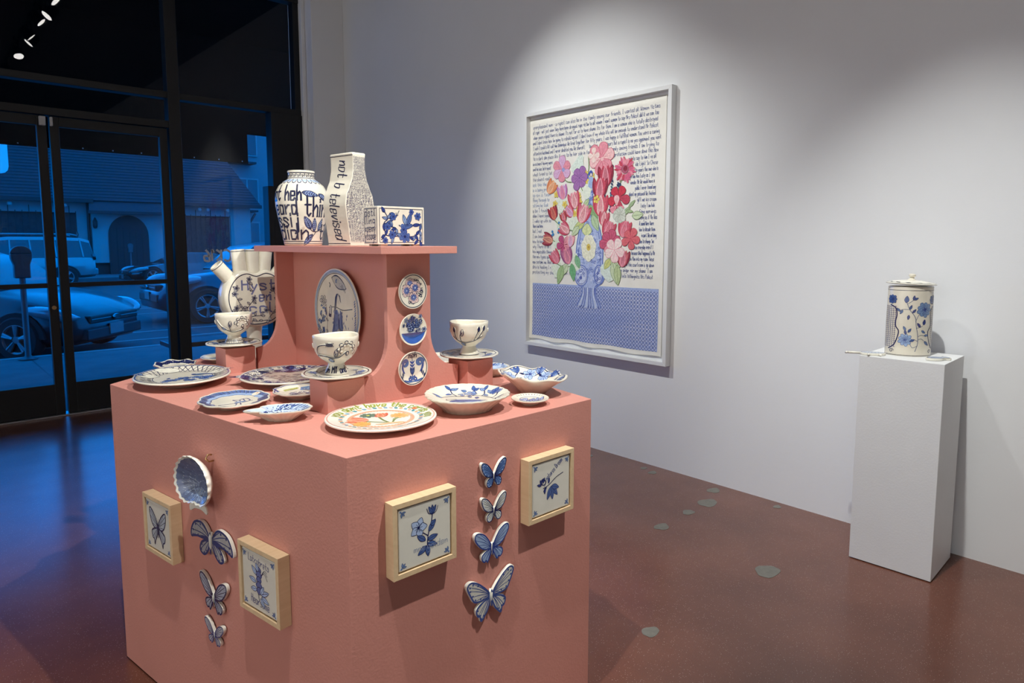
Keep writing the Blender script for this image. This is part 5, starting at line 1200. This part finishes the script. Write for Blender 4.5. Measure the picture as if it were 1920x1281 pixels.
# bouquet
fp2 = Paint(.05, 1.0)
CR = (.52, .06, .10); PK = (.74, .28, .34); LP = (.82, .50, .50); DR = (.26, .025, .05); VI = (.36, .16, .40); LV = (.66, .42, .62); ORG = (.80, .33, .15); GRN = (.22, .34, .14); PGR = (.56, .64, .42); YEL = (.82, .70, .16)
for u, v, r in ((.34, .90, .05), (.35, 1.03, .05), (.33, .73, .06), (.48, .90, .05), (.52, 1.30, .06), (.70, 1.13, .05), (.83, .58, .08), (.48, .60, .06), (.60, 1.12, .05), (.90, .93, .055), (.31, .55, .05)):
    fp2.fill([(u + r * (1 + .3 * math.sin(3 * b + u * 20)) * math.cos(b), v + r * 1.2 * (1 + .2 * math.sin(2 * b)) * math.sin(b)) for b in [2 * PI * i / 16 for i in range(16)]], R.choice([(.70, .76, .62), (.66, .74, .66), (.74, .78, .66)]), 1)
for q in ([(.36, 1.25), (.40, 1.2), (.45, 1.19)], [(.73, 1.29), (.71, 1.2), (.70, 1.12)], [(.92, 1.2), (.88, 1.12), (.87, 1.05)], [(.27, .93), (.34, .88), (.38, .86)], [(.53, 1.17), (.56, 1.12)], [(.24, .78), (.29, .76)], [(.42, .85), (.5, .83)], [(.9, .8), (.85, .76)], [(.9, .64), (.82, .66), (.77, .67)], [(.3, .6), (.38, .57), (.45, .58)], [(.96, .78), (.9, .74)], [(.61, 1.36), (.615, 1.28), (.60, 1.22)], [(.31, 1.15), (.35, 1.09)]): fp2.stroke(q, .007, (.20, .28, .12), smooth=4)
for u, v, a, l, w_, c_ in ((.42, .60, -2.2, .12, .06, PGR), (.37, .585, -1.9, .15, .065, (.36, .50, .24)), (.46, .60, -1.4, .13, .06, (.16, .42, .20)), (.50, .66, -1.2, .10, .05, (.22, .46, .26)), (.58, .90, 3.6, .12, .055, (.56, .60, .24)), (.53, .87, 3.9, .10, .05, PGR), (.62, 1.02, -.9, .13, .055, (.26, .42, .2)), (.65, .95, -1.1, .13, .06, (.45, .58, .36)), (.80, .66, -.6, .13, .075, PGR), (.84, .62, -1.3, .16, .07, PGR), (.88, .6, -1.5, .14, .06, (.48, .56, .3)), (.82, .64, -2.2, .09, .05, (.6, .6, .22)), (1.0, .93, .1, .09, .055, PGR), (.93, .94, .8, .08, .03, (.42, .52, .32)), (.97, .99, .7, .07, .022, (.40, .50, .3)), (.95, .97, -.2, .06, .02, (.42, .52, .3)), (.60, .80, 1.5, .09, .09, (.66, .70, .36)), (.57, 1.0, .9, .08, .04, (.5, .6, .34)), (.92, 1.03, .4, .07, .02, (.5, .55, .35))):
    fp2.leaf((u, v), a, l, w_, c_, (.16, .26, .10), .003)
for u, v in ((.584, 1.243), (.644, 1.22), (.681, 1.04), (.288, 1.042), (.385, 1.034), (.522, .994), (.486, .961), (.59, 1.19), (.66, 1.17), (.53, 1.05), (.30, 1.11), (.52, 1.09)): fp2.flower((u, v), .026, 5, YEL, (.6, .42, .08), .003, (.66, .4, .06), .6, u * 9)
fp2.fill([(.615, 1.23), (.622, 1.255), (.637, 1.262), (.65, 1.25), (.655, 1.225), (.635, 1.215)], (.05, .09, .36)); fp2.dot((.637, 1.23), .011, (.72, .62, .52)); fp2.fill([(.62, 1.215), (.655, 1.215), (.665, 1.15), (.64, 1.13), (.61, 1.15)], (.34, .44, .68))
for (u0, v0a), (u1, v1a) in (((.822, 1.295), (.775, 1.04)), ((.882, 1.165), (.83, .98))):
    for k in range(26): tt = k / 25; u, v = u0 + (u1 - u0) * tt, v0a + (v1a - v0a) * tt; fp2.leaf((u + (.022 if k % 2 else -.022) * (.4 + tt), v), -1.3 + R.uniform(-.5, .5), .026, .015, R.choice([(.03, .05, .12), (.05, .08, .2), (.07, .16, .2)]), None)
for u, v in ((.262, .835), (.27, .815), (.255, .805), (.33, .85), (.322, .83), (.335, .835), (.33, .90)): fp2.dot((u, v), .011, (.05, .22, .48), 6)
T = fp2.tulip
def bloom(u, v, r, n_, c1, c2, c3, a0=0):
    for i in range(n_):
        a = a0 + 2 * PI * i / n_; fp2.leaf((u, v), a, r * R.uniform(.85, 1.1), r * .70, R.choice([c1, c1, c3]), c2, .003, 2, False, True)
        for d in (-.14, .1): fp2.stroke([(u + r * .2 * math.cos(a), v + r * .2 * math.sin(a)), (u + r * .8 * math.cos(a + d), v + r * .8 * math.sin(a + d))], .0045, c2, taper=.7)
bloom(.356, 1.287, .095, 6, PK, (.52, .16, .30), LV, .5); fp2.dot((.37, 1.285), .016, (.32, .34, .6)); T((.363, 1.115), 1.75, .062, LV, (.50, .16, .42), PK); T((.243, 1.16), .9, .062, ORG, (.62, .2, .08), (.84, .5, .3))
bloom(.529, 1.215, .085, 6, VI, (.16, .06, .24), LV, 1.1); bloom(.729, 1.335, .115, 6, PK, CR, LP, .3); fp2.dot((.735, 1.33), .014, LP)
for i in range(34): a = i * .55; fp2.leaf((.934 + .03 * math.cos(a), 1.242 + .03 * math.sin(a)), a, .055 + .012 * math.sin(i * 3), .022, R.choice([CR, (.62, .12, .22), PK]), None)
fp2.dot((.934, 1.245), .030, (.40, .10, .16), 12); fp2.dot((.938, 1.25), .018, DR, 10)
T((.768, 1.20), 1.6, .085, CR, DR, PK); T((.718, 1.12), 1.5, .085, (.60, .08, .12), DR, PK); T((.726, 1.0), 1.55, .085, (.66, .12, .16), CR, LP); bloom(.884, 1.06, .09, 5, (.58, .04, .07), DR, CR, 1.0); bloom(.87, 1.0, .07, 3, PK, CR, LP, -.5)
T((.48, 1.05), 1.8, .07, PK, CR, LP); T((.437, .975), 2.3, .055, PK, CR, LV); T((.563, .95), 1.2, .08, PK, CR, LP); T((.272, .965), 1.9, .06, (.48, .05, .05), DR, (.66, .2, .14)); T((.376, .935), 1.9, .042, (.56, .10, .08), DR, PK)
T((.393, .851), 2.6, .062, (.64, .2, .26), CR, LP); bloom(.378, .735, .075, 5, (.50, .08, .20), DR, PK, .8); T((.223, .775), 2.9, .062, (.50, .12, .12), DR, (.72, .36, .24)); T((.297, .637), 2.2, .062, (.68, .20, .26), CR, PK); T((.416, .645), 1.9, .070, (.60, .2, .30), (.30, .08, .2), PK); T((.445, .76), 1.5, .05, LP, PK, LV)
T((.756, .912), 1.4, .058, (.62, .18, .22), CR, LP); T((.795, .835), 1.2, .072, (.64, .2, .26), CR, PK); bloom(.815, .755, .095, 6, (.56, .10, .18), DR, PK, .2); T((.934, .838), 1.3, .068, (.66, .14, .2), CR, PK); bloom(.993, .78, .075, 5, (.66, .14, .16), CR, LP, -.2); T((.929, .637), 1.4, .068, (.62, .16, .18), DR, PK); bloom(.855, .70, .095, 5, (.84, .62, .60), PK, (.86, .70, .66), 1.0)
bloom(.66, 1.36, .055, 4, (.85, .68, .62), (.8, .5, .46), (.86, .72, .66)); bloom(.895, .941, .055, 9, (.56, .58, .50), (.38, .40, .32), (.62, .64, .56))
fp2.fill([(.622 + .068 * (1 + .06 * math.sin(7 * b)) * math.cos(b), .715 + .095 * (1 + .06 * math.sin(7 * b)) * math.sin(b)) for b in [2 * PI * i / 28 for i in range(28)]], (.80, .78, .62)); fp2.dot((.622, .72), .020, (.68, .52, .12), 10, 1.3); fp2.dot((.622, .72), .010, (.46, .28, .06), 8)
for k in range(12): a = k * .52; fp2.stroke([(.622 + .025 * math.cos(a), .715 + .035 * math.sin(a)), (.622 + .06 * math.cos(a), .715 + .084 * math.sin(a))], .003, (.66, .66, .42))
fp2.flower((.69, 1.055), .03, 5, YEL, (.5, .3, .05), .003, CR, .7)
fp2.build('painted_bouquet', pf, t, 'wpaint', eps=.0034, dl=1.2e-6)

# ================================================================== THE STREET OUTSIDE
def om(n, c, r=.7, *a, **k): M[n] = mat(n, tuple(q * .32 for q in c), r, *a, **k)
om('sidewalk', (.30, .30, .30), .85, noise=.25, nscale=3, bump=.2); om('asphalt', (.11, .11, .115), .85, noise=.25, nscale=2, bump=.2); om('road_paint', (.62, .62, .60), .8, noise=.2)
om('stucco', (.72, .72, .70), .9, noise=.08, nscale=2, bump=.3); om('shingle', (.085, .075, .085), .9, noise=.3, nscale=9); om('dark_wood', (.035, .03, .03), .7, noise=.3); om('iron', (.012, .012, .014), .6, noise=.2)
om('curtain', (.10, .10, .10), .9, noise=.4, nscale=6); om('apartment', (.50, .52, .52), .9, noise=.06); om('car_navy', (.02, .024, .035), .3, coat=.35, noise=.05, spec=.35); om('car_silver', (.52, .53, .54), .25, .3, coat=1, noise=.04); om('car_blue', (.03, .06, .10), .28, coat=.5, noise=.05); om('car_black', (.012, .012, .014), .2, coat=1, noise=.05)
om('car_glass', (.008, .009, .011), .06, coat=.5, noise=.05); om('rubber', (.012, .012, .012), .85, noise=.2); om('alloy', (.55, .56, .58), .3, .6, noise=.06); om('lamp_clear', (.55, .57, .6), .1, coat=1, noise=.1); om('lamp_red', (.42, .02, .025), .2, coat=1, noise=.1); om('plate_white', (.5, .5, .5), .6, noise=.15); om('meter_grey', (.17, .175, .18), .5, noise=.2); om('leafy', (.02, .035, .02), .9, noise=.4); om('chrome', (.7, .7, .7), .15, 1, noise=.05)
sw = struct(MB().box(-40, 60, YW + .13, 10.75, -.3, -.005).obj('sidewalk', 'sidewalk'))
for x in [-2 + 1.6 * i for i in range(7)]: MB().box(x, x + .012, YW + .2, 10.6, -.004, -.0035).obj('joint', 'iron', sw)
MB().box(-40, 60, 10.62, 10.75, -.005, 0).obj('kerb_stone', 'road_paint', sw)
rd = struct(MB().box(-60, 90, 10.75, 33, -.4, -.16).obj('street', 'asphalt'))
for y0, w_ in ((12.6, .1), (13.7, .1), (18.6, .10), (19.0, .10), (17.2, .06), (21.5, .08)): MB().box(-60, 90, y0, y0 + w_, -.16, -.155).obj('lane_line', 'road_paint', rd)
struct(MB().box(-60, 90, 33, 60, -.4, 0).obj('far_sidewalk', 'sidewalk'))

# ---- cars: lofted along their length (local x forward, y left, z up)
def car(name, label, mt, P, rz, L_, Wd, Hh, kind):
    t = thing(name, label, 'car', P, rz); hw = Wd / 2
    if kind == 'hatch':   st = [(-.50, .50, .30, .55, 0, .62), (-.485, .86, .22, .86, .02, .78), (-.44, 1.0, .19, .92, .30, .86), (-.34, 1.0, .18, .94, .50, .90), (-.20, 1.0, .18, .95, .54, .92), (-.02, 1.0, .18, .96, .54, .92), (.10, 1.0, .18, .96, .36, .94), (.20, 1.0, .18, .95, .03, .97), (.32, 1.0, .18, .87, .0, .96), (.41, .97, .18, .77, 0, .92), (.465, .88, .20, .66, 0, .84), (.50, .62, .26, .54, 0, .60)]
    elif kind == 'suv':   st = [(-.50, .90, .42, .88, .0, .86), (-.492, .97, .40, 1.06, .02, .93), (-.47, 1.0, .38, 1.12, .62, .90), (-.42, 1.0, .36, 1.13, .70, .88), (-.25, 1.0, .34, 1.13, .74, .88), (.0, 1.0, .34, 1.13, .74, .88), (.12, 1.0, .34, 1.13, .66, .88), (.22, 1.0, .34, 1.14, .04, .96), (.34, 1.0, .34, 1.10, 0, .96), (.46, .97, .36, 1.02, 0, .92), (.50, .84, .42, .86, 0, .80)]
    elif kind == 'cross': st = [(-.50, .62, .40, .70, 0, .62), (-.485, .88, .30, .98, .02, .84), (-.45, .98, .26, 1.04, .22, .86), (-.40, 1.0, .24, 1.05, .50, .86), (-.28, 1.0, .22, 1.05, .60, .88), (-.05, 1.0, .22, 1.05, .62, .88), (.08, 1.0, .22, 1.05, .52, .88), (.20, 1.0, .22, 1.04, .05, .96), (.34, 1.0, .22, .98, 0, .96), (.45, .95, .25, .86, 0, .9), (.50, .70, .34, .66, 0, .66)]
    else:                 st = [(-.50, .7, .36, .66, 0, .7), (-.47, .95, .24, .82, .02, .86), (-.36, 1.0, .18, .84, .16, .88), (-.20, 1.0, .16, .84, .40, .84), (.0, 1.0, .16, .84, .42, .84), (.12, 1.0, .16, .82, .22, .9), (.22, 1.0, .16, .80, .02, .97), (.36, 1.0, .17, .70, 0, .95), (.46, .9, .2, .58, 0, .86), (.50, .62, .28, .48, 0, .6)]
    body = []
    for x, w_, zl, zb, rf, tw in st:
        h = hw * w_; X = x * L_
        body.append([(X, -h * .82, zl), (X, -h * .98, zl + .10), (X, -h, zl + (zb - zl) * .55), (X, -h * .96, zb - .04), (X, -h * .90, zb), (X, -h * .4, zb + .025), (X, h * .4, zb + .025), (X, h * .90, zb), (X, h * .96, zb - .04), (X, h, zl + (zb - zl) * .55), (X, h * .98, zl + .10), (X, h * .82, zl)])
    MB().loft(body).obj('body_shell', mt, t, smooth=50)
    cab = [(x, zb, rf, tw) for x, w_, zl, zb, rf, tw in st if rf > 0]
    def cabsec(x, zb, rf, tw, s0, s1, o=0):
        X = x * L_; a = hw * .93; b = hw * (.93 - .22 * (rf / .6)) ; za = zb + rf * s0; zc_ = zb + rf * s1; ya = a + (b - a) * s0; yb_ = a + (b - a) * s1
        return [(X, -ya - o, za), (X, -yb_ - o, zc_), (X, yb_ + o, zc_), (X, ya + o, za)]
    MB().loft([cabsec(x, zb - .02, rf + .02, tw, 0, .86) for x, zb, rf, tw in cab]).obj('glasshouse', 'car_glass', t, smooth=40)
    MB().loft([[(p_[0], p_[1], p_[2]) for p_ in cabsec(x, zb, rf, tw, .84, 1.0, .004)] for x, zb, rf, tw in cab]).obj('roof_panel', mt, t, smooth=50)
    xs = [c_[0] * L_ for c_ in cab]; x0, x1 = xs[2], xs[-3]
    zb = cab[3][1]; rf = cab[3][2]; a = hw * .93; b = hw * (.93 - .22 * (rf / .6))
    for sy in (-1, 1):
        for fx in (0, .38, .72, 1):
            X = x0 + (x1 - x0) * fx; MB().tube([(X - .02, sy * (a + .004), zb), (X + (.04 if fx == 0 else -.04 if fx == 1 else 0), sy * (b * .84 + a * .16 + .004), zb + rf * .86)], .028, 6).obj('pillar', mt, t)
        fw, rw = .315 * L_, -.31 * L_; wr = {'hatch': .315, 'suv': .39, 'cross': .36, 'low': .33}[kind]
        for X in (fw, rw):
            arch = []
            for k in range(13): an = PI * k / 12; arch.append((X + (wr + .075) * math.cos(an), sy * (hw * .985), wr + (wr + .06) * math.sin(an)))
            MB().prism([(q[0], q[2]) for q in arch], hw * .55, hw * 1.006, lambda u, v, d: (u, sy * d, v)).obj('wheel_arch', 'rubber', t)
            wh = MB().lathe([(.0, -.10), (wr * .6, -.10), (wr * .92, -.10), (wr, -.07), (wr, .07), (wr * .92, .10), (wr * .66, .10), (wr * .64, .07), (0, .07)], 32).obj('wheel', 'rubber', t, (X, sy * (hw * .93), wr), (PI / 2 if sy < 0 else -PI / 2, 0, 0), smooth=40)
            rim = MB().lathe([(wr * .58, .075), (wr * .66, .085), (wr * .68, .098), (wr * .645, .10), (wr * .60, .088)], 32)
            for k in range(5):
                an = 2 * PI * k / 5 + .3
                for d in (-.10, .10): rim.tube([(.05 * math.cos(an), .05 * math.sin(an), .09), (wr * .63 * math.cos(an + d), wr * .63 * math.sin(an + d), .092)], .022 if kind != 'hatch' else .026, 6)
            rim.lathe([(0, .10), (.05, .098), (.06, .085)], 14); rim.obj('alloy_rim', 'alloy', wh, smooth=40)
    nose = st[-2]; X = nose[0] * L_; zb = nose[3]
    sl = {'hatch': 1, 'suv': 1, 'cross': 1, 'low': 1}[kind]
    for sy in (-1, 1):
        hl = sm([(X - .52, sy * hw * 1.0, zb + .06), (X - .20, sy * hw * .985, zb + .02), (X + .02, sy * hw * .86, zb - .05), (X + .06, sy * hw * .66, zb - .07)], 4)
        MB().tube(hl, [.014 + .075 * math.sin(PI * min(1, .15 + i / len(hl))) for i in range(len(hl))], 8).obj('headlight', 'lamp_clear', t, smooth=True)
        MB().tube([(-.492 * L_, sy * hw * .90, zb + .0), (-.488 * L_, sy * hw * .92, zb + .22)], .06, 8).obj('tail_light', 'lamp_red', t, smooth=True)
        MB().ball((.13 * L_, sy * (hw + .09), st[6][3] + .06), .09, .08, .06, 10, 6).obj('side_mirror', mt, t, smooth=True)
    fx = .492 * L_
    MB().box(fx - .10, fx + .05, -hw * .62, hw * .62, zb - .17, zb - .05).obj('grille', 'iron', t, bevel=.02)
    MB().box(fx - .05, fx + .062, -hw * .60, hw * .60, zb - .125, zb - .10).obj('grille_bar', 'chrome', t, bevel=.006)
    em = MB().lathe([(0, .012), (.085, .012), (.095, .004), (.095, -.01)], 24, lambda q, a_: (q[2] + .012, q[0] * 0 + q[0], q[1] * .45)).obj('oval_badge', 'chrome', t, (fx + .062, 0, zb - .11), smooth=40)
    MB().box(fx - .12, fx + .055, -hw * .70, hw * .70, zb - .40, zb - .24).obj('lower_intake', 'iron', t, bevel=.02)
    MB().box(fx + .05, fx + .07, -.16, .16, zb - .36, zb - .20).obj('number_plate', 'plate_white', t, bevel=.004)
    if kind == 'suv':
        for sy in (-1, 1): MB().tube([(-.40 * L_, sy * hw * .62, 1.92), (-.36 * L_, sy * hw * .62, 1.97), (.06 * L_, sy * hw * .62, 1.97), (.10 * L_, sy * hw * .62, 1.90)], .025, 8).obj('roof_rail', mt, t, smooth=True)
        MB().box(-.512 * L_, -.46 * L_, -hw * .97, hw * .97, .46, .70).obj('rear_bumper', mt, t, bevel=.04)
    return t
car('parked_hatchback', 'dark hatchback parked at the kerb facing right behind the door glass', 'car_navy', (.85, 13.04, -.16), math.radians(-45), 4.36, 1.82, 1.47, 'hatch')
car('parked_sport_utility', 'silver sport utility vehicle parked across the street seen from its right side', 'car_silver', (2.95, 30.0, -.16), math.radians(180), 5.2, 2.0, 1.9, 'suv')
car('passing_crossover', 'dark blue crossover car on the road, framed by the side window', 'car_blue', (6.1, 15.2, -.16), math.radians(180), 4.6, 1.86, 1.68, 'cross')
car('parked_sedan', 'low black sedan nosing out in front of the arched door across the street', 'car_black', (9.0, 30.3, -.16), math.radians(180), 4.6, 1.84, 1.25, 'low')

# ---- blank sign board over the kerb
sg = thing('street_sign', 'bright blank street sign board with rounded corner at the upper left', 'sign', (.127, 16.5, -.16))
pl_ = [(-.9, 3.006), (1.51, 3.006), (1.575, 3.025), (1.62, 3.07), (1.64, 3.146), (1.64, 4.5), (-.9, 4.5)]
om('sign_white', (2.3, 2.3, 2.3), .6, noise=.04); MB().prism(pl_, -.02, .02, lambda x, z, y: (x, y, z)).obj('board', 'sign_white', sg)
MB().tube([(-.6, .07, 0), (-.6, .07, 4.55)], .05, 10).obj('post', 'meter_grey', sg, smooth=True)
# ---- parking meters
def meter(label, P):
    t = thing('parking_meter', label, 'parking meter', P, group='parking meters')
    MB().lathe([(0, 0), (.11, 0), (.11, .012), (.05, .03), (.034, .05), (.034, 1.05), (.05, 1.06), (0, 1.06)], 16).obj('post', 'meter_grey', t, smooth=40)
    MB().loft([[(x * w_, y * .075, z) for x, y in ((-1, -1), (1, -1), (1, 1), (-1, 1))] for w_, z in ((.085, 1.05), (.085, 1.22), (.11, 1.30), (.115, 1.36))]).obj('meter_housing', 'meter_grey', t, bevel=.012)
    MB().prism([(.115 * math.cos(a), .10 * math.sin(a)) for a in [PI * i / 12 for i in range(13)]], -.06, .06, lambda x, z, y: (x, y, 1.36 + z)).obj('meter_dome', 'meter_grey', t, bevel=.01)
    return t
meter('parking meter on the near kerb in front of the dark hatchback', (1.18, 10.5, 0))
meter('parking meter across the street in front of the arched door', (8.1, 35.0, 0))

# ---- house across the street
HY = 36.5
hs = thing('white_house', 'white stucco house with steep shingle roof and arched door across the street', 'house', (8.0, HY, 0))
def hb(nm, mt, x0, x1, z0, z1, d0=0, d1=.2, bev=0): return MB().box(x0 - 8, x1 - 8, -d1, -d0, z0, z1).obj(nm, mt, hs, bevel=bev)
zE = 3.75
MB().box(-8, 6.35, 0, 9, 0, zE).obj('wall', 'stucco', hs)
hb('plinth_course', 'dark_wood', 6.9, 10.2, 0, .55, 0, .06)
hb('porch_wall', 'stucco', 6.85, 10.3, .55, 3.6, 0, .25)
arch = [(-.86, 0), (.86, 0)] + [(.86 * math.cos(a), 1.85 + .95 * math.sin(a)) for a in [PI * i / 14 for i in range(15)]]
MB().prism(arch, .20, .30, lambda x, z, d: (x + .35, -d, z)).obj('arched_door', 'dark_wood', hs)
for k in range(6): MB().box(.35 - .78 + k * .27, .35 - .78 + k * .27 + .02, -.315, -.30, .1, 2.2).obj('door_board', 'iron', hs)
for x in (6.95, 10.0):
    lt = MB().lathe([(0, 0), (.07, .02), (.10, .12), (.10, .34), (.06, .42), (.03, .5), (0, .52)], 10).obj('lantern', 'iron', hs, (x - 8, -.42, 2.15)); MB().tube([(0, .2, .35), (0, 0, .45)], .02, 6).obj('bracket', 'iron', lt)
def hwin(x0, x1, z0, z1):
    w_ = MB().box(x0 - 8, x1 - 8, -.05, .02, z0, z1).obj('window', 'curtain', hs); n_ = int((x1 - x0) / .24)
    for k in range(n_ + 1):
        X = x0 - 8 + (x1 - x0) * k / n_; MB().tube([(X, -.16, z0), (X, -.16, (z0 + z1) / 2 - .15), (X + (.05 if k % 2 else 0), -.16, (z0 + z1) / 2), (X, -.16, (z0 + z1) / 2 + .15), (X, -.16, z1 + (.32 if k % 3 == 0 else .08))], .018, 5).obj('window_bar', 'iron', w_)
    for z in (z0, z1): MB().tube([(x0 - 8, -.16, z), (x1 - 8, -.16, z)], .022, 5).obj('window_rail', 'iron', w_)
hwin(3.0, 6.25, .9, 2.85); hwin(10.75, 13.2, .7, 2.85)
MB().tube([(-1.25, -.1, 0), (-1.25, -.1, 3.6)], .06, 8).obj('downpipe', 'iron', hs)
# roof slope with shingle courses
rs = MB().loft([[(-8.6, -.55, 3.45), (6.75, -.55, 3.45), (4.6, 5.2, 9.6), (-8.6, 5.2, 9.6)], [(-8.6, -.4, 3.38), (6.75, -.4, 3.38), (4.6, 5.4, 9.5), (-8.6, 5.4, 9.5)]]).obj('roof', 'shingle', hs)
for k in range(40):
    z = 3.6 + k * .15; y = -.55 + (z - 3.45) / 6.15 * 5.75; xr = 6.75 - (z - 3.45) / 6.15 * 2.15
    MB().box(-8.6, xr, y - .03, y + .02, z - .02, z + .015).obj('shingle_course', 'shingle', rs)
hb('gutter', 'dark_wood', -.6, 6.9, 3.32, 3.5, .45, .62); hb('gutter', 'dark_wood', 10.2, 14.75, 3.32, 3.5, .45, .62)
MB().loft([[(-1.35, -.9, 2.95), (2.3, -.9, 2.95), (2.0, .6, 4.6), (-1.05, .6, 4.6)], [(-1.35, -.8, 2.86), (2.3, -.8, 2.86), (2.0, .7, 4.5), (-1.05, .7, 4.5)]]).obj('porch_roof', 'shingle', hs)
MB().box(-1.4, 2.35, -.98, -.86, 2.82, 2.96).obj('porch_fascia', 'dark_wood', hs)
for x in (4.0, 5.0, 9.0 - 8 + 2.6, -4.2, -3.0, -2.2): MB().ball((x, -.42, 3.18), .10, .10, .10, 8, 5).obj('eave_lamp', 'stucco', hs)

# ---- apartment block further off
ap = thing('apartment_block', 'pale apartment block with balconies rising right of the house roof', 'building', (24, 52, 0))
MB().box(-6, 12, 0, 10, 0, 13.2).obj('wall', 'apartment', ap)
MB().box(-6.2, 12, -.3, 0, 13.0, 13.6).obj('cornice', 'stucco', ap)
def awin(x0, x1, z0, z1):
    f_ = MB().box(x0 - .12, x1 + .12, -.16, 0, z0 - .12, z1 + .12).obj('window', 'stucco', ap)
    MB().box(x0, x1, -.2, -.15, z0, z1).obj('pane', 'car_glass', f_); MB().box((x0 + x1) / 2 - .05, (x0 + x1) / 2 + .05, -.22, -.2, z0, z1).obj('sash_bar', 'stucco', f_)
for z0, z1 in ((1.2, 3.0), (4.6, 6.3), (8.2, 10.2)):
    for x0, x1 in ((-4.6, -3.0), (-1.5, -.5), (.9, 2.5), (4, 5.6), (7.0, 8.6)): awin(x0, x1, z0, z1)
for x in (.2, 2.9): MB().box(x, x + .5, -.6, -.05, 8.0, 8.6).obj('air_conditioner', 'apartment', ap, bevel=.03)
for z in (3.8, 7.4): MB().box(-5.9, -3.4, -1.2, 0, z, z + .15).obj('balcony', 'dark_wood', ap); 
MB().tube([(-5.8, -1.1, .2), (-3.6, -1.1, 3.7)], .08, 6).obj('stair_rail', 'iron', ap)

# ---- tree at the far left, bench outside the window
tr_ = thing('street_tree', 'small dark leafy tree in front of the house at the far left', 'tree', (2.55, 34.6, 0))
MB().tube([(0, 0, 0), (.05, 0, 1.2), (0, .1, 2.2)], [.14, .11, .07], 8).obj('trunk', 'dark_wood', tr_, smooth=True)
lb = MB()
for i in range(420):
    a, b, r = R.uniform(0, 6.28), R.uniform(-1.2, 1.4), R.uniform(.4, 1.0) ** .6
    c_ = Vector((r * .75 * math.cos(a) * math.cos(b) - .35, r * .75 * math.sin(a) * math.cos(b), 1.9 + r * .85 * math.sin(b))); s_ = R.uniform(.06, .13); mx = Matrix.Rotation(R.uniform(0, 6), 3, 'X') @ Matrix.Rotation(R.uniform(0, 6), 3, 'Z')
    lb.add([c_ + mx @ Vector(q) for q in ((-s_, 0, 0), (0, s_ * .4, .02), (s_, 0, 0), (0, -s_ * .4, .02))], [(0, 1, 2, 3)])
lb.obj('foliage', 'leafy', tr_, weld=False)['kind'] = 'stuff'
bn = thing('street_bench', 'low dark bench on the pavement outside the side window', 'bench', (2.56, 7.62, 0))
MB().box(-.52, .52, -.20, .20, .40, .45).obj('seat', 'car_navy', bn, bevel=.008)
for sx in (-.40, .40): MB().box(sx - .04, sx + .04, -.16, .16, 0, .40).obj('leg', 'iron', bn, bevel=.004)
